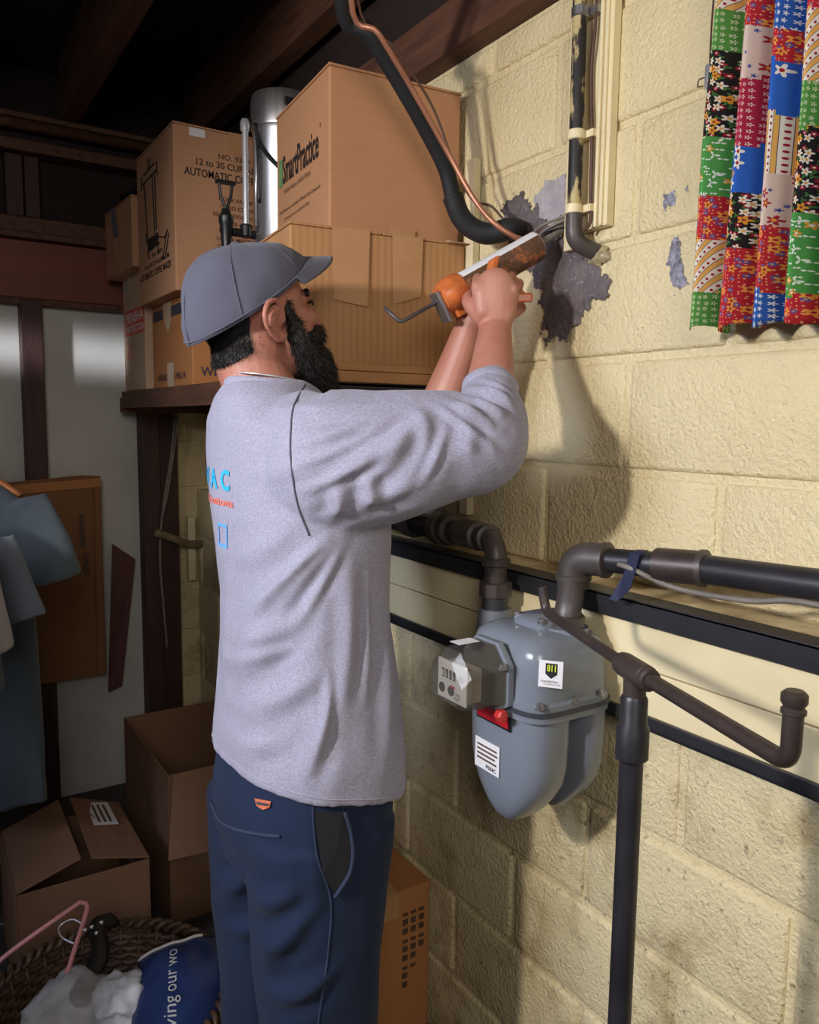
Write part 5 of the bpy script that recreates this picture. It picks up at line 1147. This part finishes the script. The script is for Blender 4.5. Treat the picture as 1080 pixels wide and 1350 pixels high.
# ================================================================ patchwork curtain
def print_mat(name, base, layers, stripes=None, rough=.85):
    t = NT(name); uv = t.co('UV'); col = t.mix(0., s2l(base), s2l(base))
    if stripes:
        ang_, per, bands = stripes
        mp = t.n('Mapping'); t.set(mp.inputs[0], uv); mp.inputs[2].default_value = (0, 0, ang_); mp.inputs[3].default_value = (1 / per, 1 / per, 1)
        sp = t.n('SeparateXYZ'); t.set(sp.inputs[0], mp.outputs[0]); fr = t.math('FRACT', sp.outputs[0])
        for lo, hi, c in bands:
            m = t.math('MULTIPLY', t.math('GREATER_THAN', fr, lo), t.math('LESS_THAN', fr, hi)); col = t.mix(m, col, s2l(c))
        dot = t.math('FRACT', t.math('MULTIPLY', sp.outputs[1], 1.6))
        r = t.math('SQRT', t.math('ADD', t.math('POWER', t.math('SUBTRACT', fr, .28), 2.), t.math('POWER', t.math('MULTIPLY', t.math('SUBTRACT', dot, .5), .62), 2.)))
        col = t.mix(t.math('LESS_THAN', r, .13), col, s2l((160, 30, 60)))
    for k, (scale, rnd, R, pet, depth, c, cc, off) in enumerate(layers):
        mp = t.n('Mapping'); t.set(mp.inputs[0], uv); mp.inputs[1].default_value = (off, off * .7, 0); mp.inputs[3].default_value = (scale * 1.25, scale * 1.25, 1)
        v = t.n('TexVoronoi', voronoi_dimensions='2D', feature='F1'); t.set(v.inputs['Vector'], mp.outputs[0]); v.inputs['Scale'].default_value = 1; v.inputs['Randomness'].default_value = rnd
        d = t.n('VectorMath', operation='SUBTRACT'); t.set(d.inputs[0], mp.outputs[0]); t.set(d.inputs[1], v.outputs['Position'])
        s_ = t.n('SeparateXYZ'); t.set(s_.inputs[0], d.outputs[0])
        th = t.math('ARCTAN2', s_.outputs[1], s_.outputs[0]); r = t.math('SQRT', t.math('ADD', t.math('POWER', t.math('ABSOLUTE', s_.outputs[0]), 2.), t.math('POWER', t.math('ABSOLUTE', s_.outputs[1]), 2.)))
        lim = t.math('ADD', R * (1 - depth), t.math('MULTIPLY', t.math('COSINE', t.math('MULTIPLY', th, float(pet))), R * depth))
        col = t.mix(t.math('LESS_THAN', r, lim), col, s2l(c))
        if cc: col = t.mix(t.math('LESS_THAN', r, R * .28), col, s2l(cc))
    t.fin(t.mix(.16, col, (0., 0., 0.)), rough, 0, .2); t.bump(t.noise(uv, 900, 2), .2, .0005)
    return t.mat
wht, org, grn, dred, blu = (232, 226, 214), (228, 160, 60), (92, 150, 64), (166, 34, 52), (54, 74, 150)
PR = {
 'green': print_mat('green_star_print', (84, 146, 66), [(95, .25, .34, 5, .35, (220, 226, 190), (84, 146, 66), 0)]),
 'redstar': print_mat('crimson_star_print', (168, 36, 66), [(95, .25, .34, 5, .35, (236, 206, 200), (168, 36, 66), 1)]),
 'bluestar': print_mat('blue_star_print', (44, 92, 176), [(90, .25, .36, 5, .35, (226, 230, 236), None, 2)]),
 'black': print_mat('black_floral_print', (34, 32, 32), [(70, .9, .30, 3, .4, (70, 120, 60), None, .3), (60, .9, .28, 5, .25, dred, wht, 3), (52, .8, .34, 5, .28, wht, org, 5), (34, .9, .26, 5, .25, org, (150, 70, 40), 8)]),
 'red': print_mat('red_floral_print', (186, 40, 52), [(150, .6, .18, 4, .1, (236, 170, 120), None, .5), (60, .8, .26, 5, .2, (86, 90, 160), org, 2), (42, .9, .30, 5, .25, (236, 160, 70), dred, 6)]),
 'leaf': print_mat('green_leaf_print', (78, 150, 74), [(70, .95, .30, 2, .75, (226, 234, 220), None, 1), (38, 1., .28, 3, .65, (220, 232, 214), None, 4), (26, 1., .18, 5, .3, org, wht, 7)]),
 'blueflower': print_mat('blue_flower_print', (44, 96, 190), [(22, .9, .24, 5, .28, wht, dred, 3), (19, 1., .17, 4, .3, (96, 160, 80), wht, 9), (24, 1., .16, 5, .25, org, blu, 12)]),
 'cream': print_mat('cream_print', (216, 192, 180), [(24, .9, .20, 5, .3, dred, org, 2), (40, 1., .14, 5, .3, blu, None, 6)]),
 'stripe': print_mat('striped_print', wht, [], (.0, .0135, [(.55, .92, (226, 172, 90)), (.50, .55, (60, 60, 100)), (.92, .97, (60, 60, 100))])),
 'stripe_d': print_mat('diagonal_striped_print', wht, [], (.7, .0135, [(.55, .92, (226, 172, 90)), (.50, .55, (60, 60, 100)), (.92, .97, (60, 60, 100))])),
}
keys = list(PR)
COLS = [[(-200, 30, 'stripe_d'), (30, 80, 'green'), (80, 185, 'black'), (185, 262, 'leaf'), (262, 320, 'red'), (320, 388, 'stripe_d'), (388, 460, 'green')],
        [(-200, 60, 'red'), (60, 120, 'cream'), (120, 203, 'redstar'), (203, 262, 'blueflower'), (262, 335, 'black'), (335, 460, 'red')],
        [(-200, 85, 'bluestar'), (85, 120, 'red'), (120, 183, 'blueflower'), (183, 255, 'stripe'), (255, 320, 'cream'), (320, 400, 'red'), (400, 460, 'bluestar')],
        [(-200, 15, 'green'), (15, 70, 'red'), (70, 155, 'stripe_d'), (155, 210, 'green'), (210, 310, 'black'), (310, 408, 'leaf'), (408, 460, 'red')],
        [(-200, 60, 'red'), (60, 160, 'redstar'), (160, 250, 'bluestar'), (250, 345, 'blueflower'), (345, 460, 'stripe')]]
cur = thing('curtain', 'colourful patchwork print curtain hanging in folds at the upper right', 'curtain', (1.01, .6, 1.59))
NU, NVv = 300, 110; wl = .0475; yl, yr = .768, .30
ys = np.linspace(yl, yr, NU + 1); zs = np.linspace(1.588, 2.32, NVv + 1)
mb = MB(); uvs = []
ph = (yl - ys) / wl
arc_ = np.concatenate([[0], np.cumsum(np.hypot(np.diff(ys), np.diff(.016 * np.cos(2 * np.pi * ph))))])
for i in range(NU + 1):
    for j in range(NVv + 1):
        z = zs[j]; f = (z - 1.588) / .73
        amp = .029 - .008 * f; wob = .004 * noise.noise(Vector((ph[i] * .8, z * 3, 1))); lean = -.012 * f * (1 - (yl - ys[i]) / .47)
        x = 1.000 - amp * math.cos(2 * math.pi * (ph[i] - .18) + .5 * math.sin(z * 5 + ph[i])) + wob
        zz = z + (.006 * math.sin(ph[i] * 5.1) if j == 0 else 0)
        mb.v.append((min(x, 1.045), ys[i] + lean + .004 * noise.noise(Vector((ph[i], z * 4, 5))), zz)); uvs.append((arc_[i], z))
for i in range(NU):
    c = int((yl - ys[i] + .004) / wl); col_ = COLS[c % 5] if c < 5 else COLS[(c * 2 + 1) % 5]
    for j in range(NVv):
        y = 435 - (zs[j] + .003 - 1.591) / .423 * 405 + 4 * math.sin(i * .12)
        if c >= 5: y = (y + c * 37) % 640 - 190
        kk = [k for lo, hi, k in col_ if lo <= y < hi]; kk = kk[0] if kk else col_[0][2]
        mb.f.append((i * (NVv + 1) + j, (i + 1) * (NVv + 1) + j, (i + 1) * (NVv + 1) + j + 1, i * (NVv + 1) + j + 1)); mb.m.append(keys.index(kk))
o = mb.obj('cloth', [PR[k] for k in keys], cur, smooth=True, recalc=False)
ul = o.data.uv_layers.new(name='UVMap')
lv = np.empty(len(o.data.loops), int); o.data.loops.foreach_get('vertex_index', lv); ul.data.foreach_set('uv', np.array(uvs)[lv].ravel())
o.modifiers.new('thickness', 'SOLIDIFY').thickness = .0012
cl = thing('curtain_clip', 'chrome clip with a bent wire loop at the curtain edge', 'clip', (1.0350, 0.8056, 1.9662))
c0 = V((1.0200, 0.7899, 1.9563))
MB().box(c0[0] - .004, c0[0] + .006, c0[1] - .006, c0[1] + .006, c0[2] - .018, c0[2] + .018).obj('clip_body', M['chrome'], cl, bevel=.003, smooth=40)
MB().tube(fillet([c0 + V((0, -.012, 0)), c0 + V((0, .018, .002)), c0 + V((0, .020, -.008)), c0 + V((0, .010, -.010))], .003, 3), .0011, 6).obj('wire_loop', M['wire_brown'], cl, smooth=True)
tag(MB().tube(cr([c0 + V((.004, .003, .016)), c0 + V((.008, .006, .09)), c0 + V((.012, .004, .2)), c0 + V((.012, .0, .36))]), .0014, 6).obj('hanging_wire', M['wire_brown'], smooth=True), 'thin bent wire hanging down to the curtain clip', 'wire')

for o in list(bpy.data.objects):
    if '_base' in o: del o['_base']
